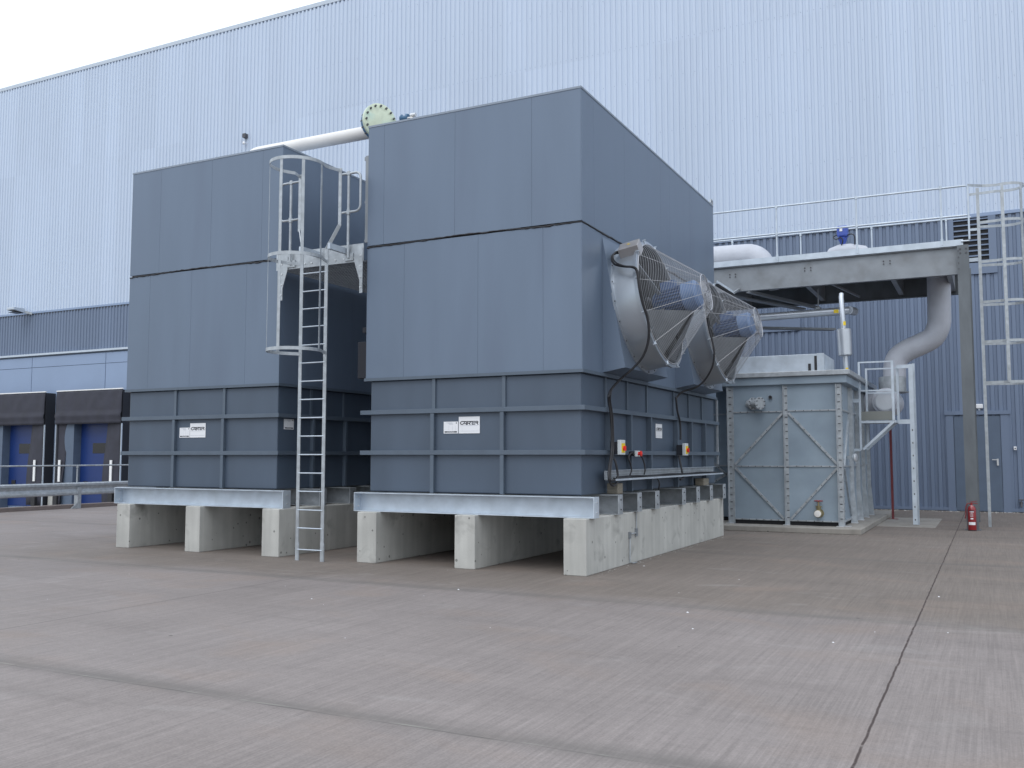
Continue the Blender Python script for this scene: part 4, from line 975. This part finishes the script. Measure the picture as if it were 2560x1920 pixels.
# big pipe down to the tank manifold
bp_ = thing('insulated_riser', 'fat pale insulated pipe bending down from the gantry behind the tank', 'pipe', (3.0,14,3.2))
MB().tube(smoothpath([(4.215,14,6.9),(4.20,14,6.0),(4.19,14,5.5),(4.17,14,5.15),(4.02,14,4.83),(3.72,14,4.66),(3.40,14,4.52),(3.16,14,4.34),(3.07,14,4.08),(3.06,14,3.8)],4), .285, 32).build('riser', 'insulation', bp_, smooth=True)
MB().lathe((3.0,14,3.42),(0,0,1),[(0,.34),(.40,.34),(.41,.30)],32).build('collar', 'galv', bp_, smooth=True)
MB().lathe((2.98,14.0,3.40),(0,0,1),[(0,.42),(.03,.42)],32).build('flange', 'galv_dull', bp_, smooth=True)
mf = thing('manifold_drum', 'horizontal pale drum with a flat round end behind the access platform', 'drum', (2.85,13.9,3.15))
MB().lathe((2.86,13.42,3.165),(0,1,0),[(.0,.262),(.03,.275),(.05,.275),(.07,.33),(.10,.345),(1.5,.345),(1.6,.2)],40).build('shell', 'insulation', mf, smooth=True)
MB().lathe((2.86,13.42,3.165),(0,1,0),[(-.012,.0),(-.012,.235),(.002,.25)],36).build('end_cap', 'alu_pipe', mf, smooth=True)
MB().tube([(1.4,14.2,3.12),(2.75,14.2,3.12)], .30, 28).build('side_pipe', 'insulation', mf, smooth=True)

# yellow marker tags on the riser
# access platform
ap = thing('access_platform', 'small pale steel step platform with rails and one tall slotted leg', 'platform', (2.8,12.7,2.6))
WM = 'galv_bright'
yA, yB_ = 12.3, 13.1
def post(x, y, z0, z1, w=.055, nm='post', par=ap): return MB().box(x-w/2, x+w/2, y-w/2, y+w/2, z0, z1).build(nm, WM, par)
post(2.37, yA, 1.88, 4.10, .05); post(2.45, yB_, 1.95, 4.0, .05)
post(3.15, yA, 2.62, 4.10, .06); post(3.20, yB_, 2.62, 4.02, .06)
for z, dy in ((4.085,0),(3.37,0)):
    MB().box(2.395,3.12,yA-.02,yA+.02,z-.018,z+.018).build('guard_rail', WM, ap)
for z in (3.98, 3.36): MB().box(2.475,3.17,yB_-.02,yB_+.02,z-.018,z+.018).build('guard_rail', WM, ap)
MB().box(2.395,3.12,yA-.012,yA,2.63,2.85).build('toe_board', 'olive', ap)
MB().box(2.36,3.20,yA+.005,yB_,2.56,2.62).build('deck', WM, ap)
for y in (yA, yB_): MB().bar((2.42,y,1.90),(3.16,y,2.60),.05,.06).build('brace', WM, ap)
MB().box(2.20,2.36,yA-.02,yA+.02,3.08,3.17).build('tie', WM, ap); MB().box(2.21,2.36,yA-.02,yA+.02,1.86,1.92).build('tie', WM, ap)
sl = MB().box(3.47,3.575,12.98,13.02,.03,4.06).build('slotted_leg', WM, ap)
b_ = MB(); z = .15
while z < 2.7: b_.box(3.51,3.535,12.974,12.979,z-.02,z+.02); z += .32
b_.build('bolt_holes', 'bolt', sl, kind='stuff')
MB().box(3.20,3.47,12.98,13.02,2.55,2.66).build('tie', WM, ap); MB().box(3.20,3.47,12.98,13.02,3.96,4.05).build('tie', WM, ap)
MB().box(3.54,3.60,13.3,13.36,0,4.1).build('slotted_leg', WM, ap)
for z in (.6,1.2,1.8,2.4): MB().cyl((3.53,13.0,z),(3.56,13.33,z),.012,8).build('rung', WM, ap)
rp = thing('red_post', 'thin dull red post on a base plate behind the access platform', 'post', (2.79,15.47,0))
MB().box(2.76,2.82,15.44,15.50,0.01,2.9).build('post', 'red_dark', rp); MB().box(2.68,2.92,15.38,15.56,0,.012).build('base_plate', 'red_dark', rp)
MB().box(2.74,2.84,15.43,15.51,2.9,3.0).build('head', 'red_dark', rp)

# ------------------------------------------------------------------ fire extinguisher
fe = thing('fire_extinguisher', 'red fire extinguisher standing in front of the steel column', 'fire extinguisher', (4.815,11.9,0))
c_ = V((4.815,11.87,0))
MB().lathe(c_,(0,0,1),[(.01,.082),(.0,.085),(.02,.09),(.50,.09),(.55,.075),(.585,.035),(.60,.03)],28).build('cylinder', 'red', fe, smooth=True)
MB().lathe(c_,(0,0,1),[(-.0,.092),(.022,.092)],28).build('base_ring', 'black', fe, smooth=True)
MB().lathe(c_,(0,0,1),[(.60,.022),(.64,.022)],14).bar(c_+V((-.02,0,.65)), c_+V((.13,0,.63)), .025, .016).bar(c_+V((-.02,0,.67)), c_+V((.12,0,.69)), .025, .014).build('valve_head', 'red', fe, smooth=True)
MB().tube(smoothpath([c_+V((-.02,0,.63)), c_+V((-.09,-.01,.62)), c_+V((-.12,-.01,.52)), c_+V((-.125,-.01,.38)), c_+V((-.14,-.01,.28))],4),.014,8).build('hose', 'red_dark', fe, smooth=True)
def wrap(z0, z1, mt, nm, a0=-140, a1=-40):
    mb = MB(); n = 12
    for i in range(n+1):
        a = R(a0+(a1-a0)*i/n)
        for z in (z0, z1): mb.v.append(c_+V((.0915*math.cos(a), .0915*math.sin(a), z)))
    for i in range(n): mb.f.append((2*i,2*i+2,2*i+3,2*i+1))
    return mb.build(nm, mt, fe)
wrap(.14,.205,'white','label'); wrap(.27,.30,'white','label',-108,-72); wrap(.455,.475,'ink','label',-130,-50); wrap(.435,.450,'white','label',-118,-62)
for z in (.41,.385,.36,.335): wrap(z,z+.006,'white','label_line',-115,-70)
MB().lathe(c_,(0,0,1),[(.565,.05),(.58,.045)],20).build('label', 'white', fe)

# ------------------------------------------------------------------ gravel and litter
mb = MB()
def pebble(x, y, s, z=0):
    a = random.random()*6.28; h = s*random.uniform(.3,.6)
    ring = [V((x+s*random.uniform(.7,1.1)*math.cos(a+k*1.05), y+s*random.uniform(.7,1.1)*math.sin(a+k*1.05), z)) for k in range(6)]
    b = len(mb.v); mb.v += ring+[V((x,y,z+h))]; mb.f += [(b+k, b+(k+1) % 6, b+6) for k in range(6)]
for _ in range(260): pebble(random.uniform(-.5,7.5), YW-.1-abs(random.gauss(0,.22)), random.uniform(.012,.035))
for _ in range(90): pebble(.02+abs(random.gauss(0,.05)), random.uniform(.1,7.8), random.uniform(.004,.014))
for _ in range(40): pebble(random.uniform(-.4,2.6), 9.3-abs(random.gauss(0,.08)), random.uniform(.006,.016))
g = mb.build('gravel', 'concrete'); g['kind'] = 'stuff'; g['label'] = 'pale gravel along the foot of the warehouse wall and plinth'; g['category'] = 'gravel'
mb = MB()
for _ in range(22):
    pebble(random.uniform(-7,6.5), random.uniform(-8,8.5) if random.random() < .7 else random.uniform(-10,-2), random.uniform(.003,.007))
for u, v in ((1795,823),(1140,1200),):
    pass
for u, v, s in ((779,1497,.03),(1146,1474,.035),(1697,1482,.02),(1712,1369,.03),(1848,1449,.03),(2083,1606,.03),(2187,1580,.018),(2347,1492,.04),(2370,1582,.025),(1719,1531,.04),(1732,1572,.03),(2249,1373,.018),(1610,1415,.05)):
    p = U(u, v, 'z', 0)
    if not (-4.1 < p.x < .05 and p.y > -.02): pebble(p.x, p.y, s*.42)
g = mb.build('litter', 'white'); g['kind'] = 'stuff'; g['label'] = 'scattered white chips and scraps on the yard concrete'; g['category'] = 'litter'

# ------------------------------------------------------------------ light
wd = bpy.data.worlds.new('World'); SC.world = wd; wd.use_nodes = True
nt = wd.node_tree; L = nt.links.new; nt.nodes.clear()
out = N(nt, 'ShaderNodeOutputWorld')
sky = N(nt, 'ShaderNodeTexSky', sky_type='NISHITA'); sky.sun_disc = False; sky.sun_elevation = R(52); sky.sun_rotation = R(179)
bg = N(nt, 'ShaderNodeBackground'); bg.inputs['Strength'].default_value = .05; L(sky.outputs[0], bg.inputs['Color'])
# even cloud layer, brighter overhead
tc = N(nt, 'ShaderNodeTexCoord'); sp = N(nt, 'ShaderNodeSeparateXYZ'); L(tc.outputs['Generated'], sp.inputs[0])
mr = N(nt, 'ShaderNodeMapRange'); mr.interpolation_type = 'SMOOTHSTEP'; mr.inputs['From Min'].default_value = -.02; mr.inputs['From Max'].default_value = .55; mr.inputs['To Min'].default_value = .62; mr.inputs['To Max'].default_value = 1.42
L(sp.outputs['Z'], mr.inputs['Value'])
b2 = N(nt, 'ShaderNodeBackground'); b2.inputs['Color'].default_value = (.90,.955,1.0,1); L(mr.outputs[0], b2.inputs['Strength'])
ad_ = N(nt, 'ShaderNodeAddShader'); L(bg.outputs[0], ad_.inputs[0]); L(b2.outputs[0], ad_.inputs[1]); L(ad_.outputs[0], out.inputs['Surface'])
sun = bpy.data.lights.new('sun', 'SUN'); sun.energy = .6; sun.angle = R(30); sun.color = (1, .97, .93)
so = bpy.data.objects.new('sun', sun); COL.objects.link(so)
sd = V((.02*math.cos(R(52)), -1*math.cos(R(52)), math.sin(R(52))))
so.rotation_euler = sd.to_track_quat('Z', 'Y').to_euler()
SC.view_settings.view_transform = 'Standard'; SC.view_settings.look = 'None'; SC.view_settings.exposure = 0; SC.view_settings.gamma = 1
SC.render.engine = 'CYCLES'
SC.cycles.max_bounces = 6
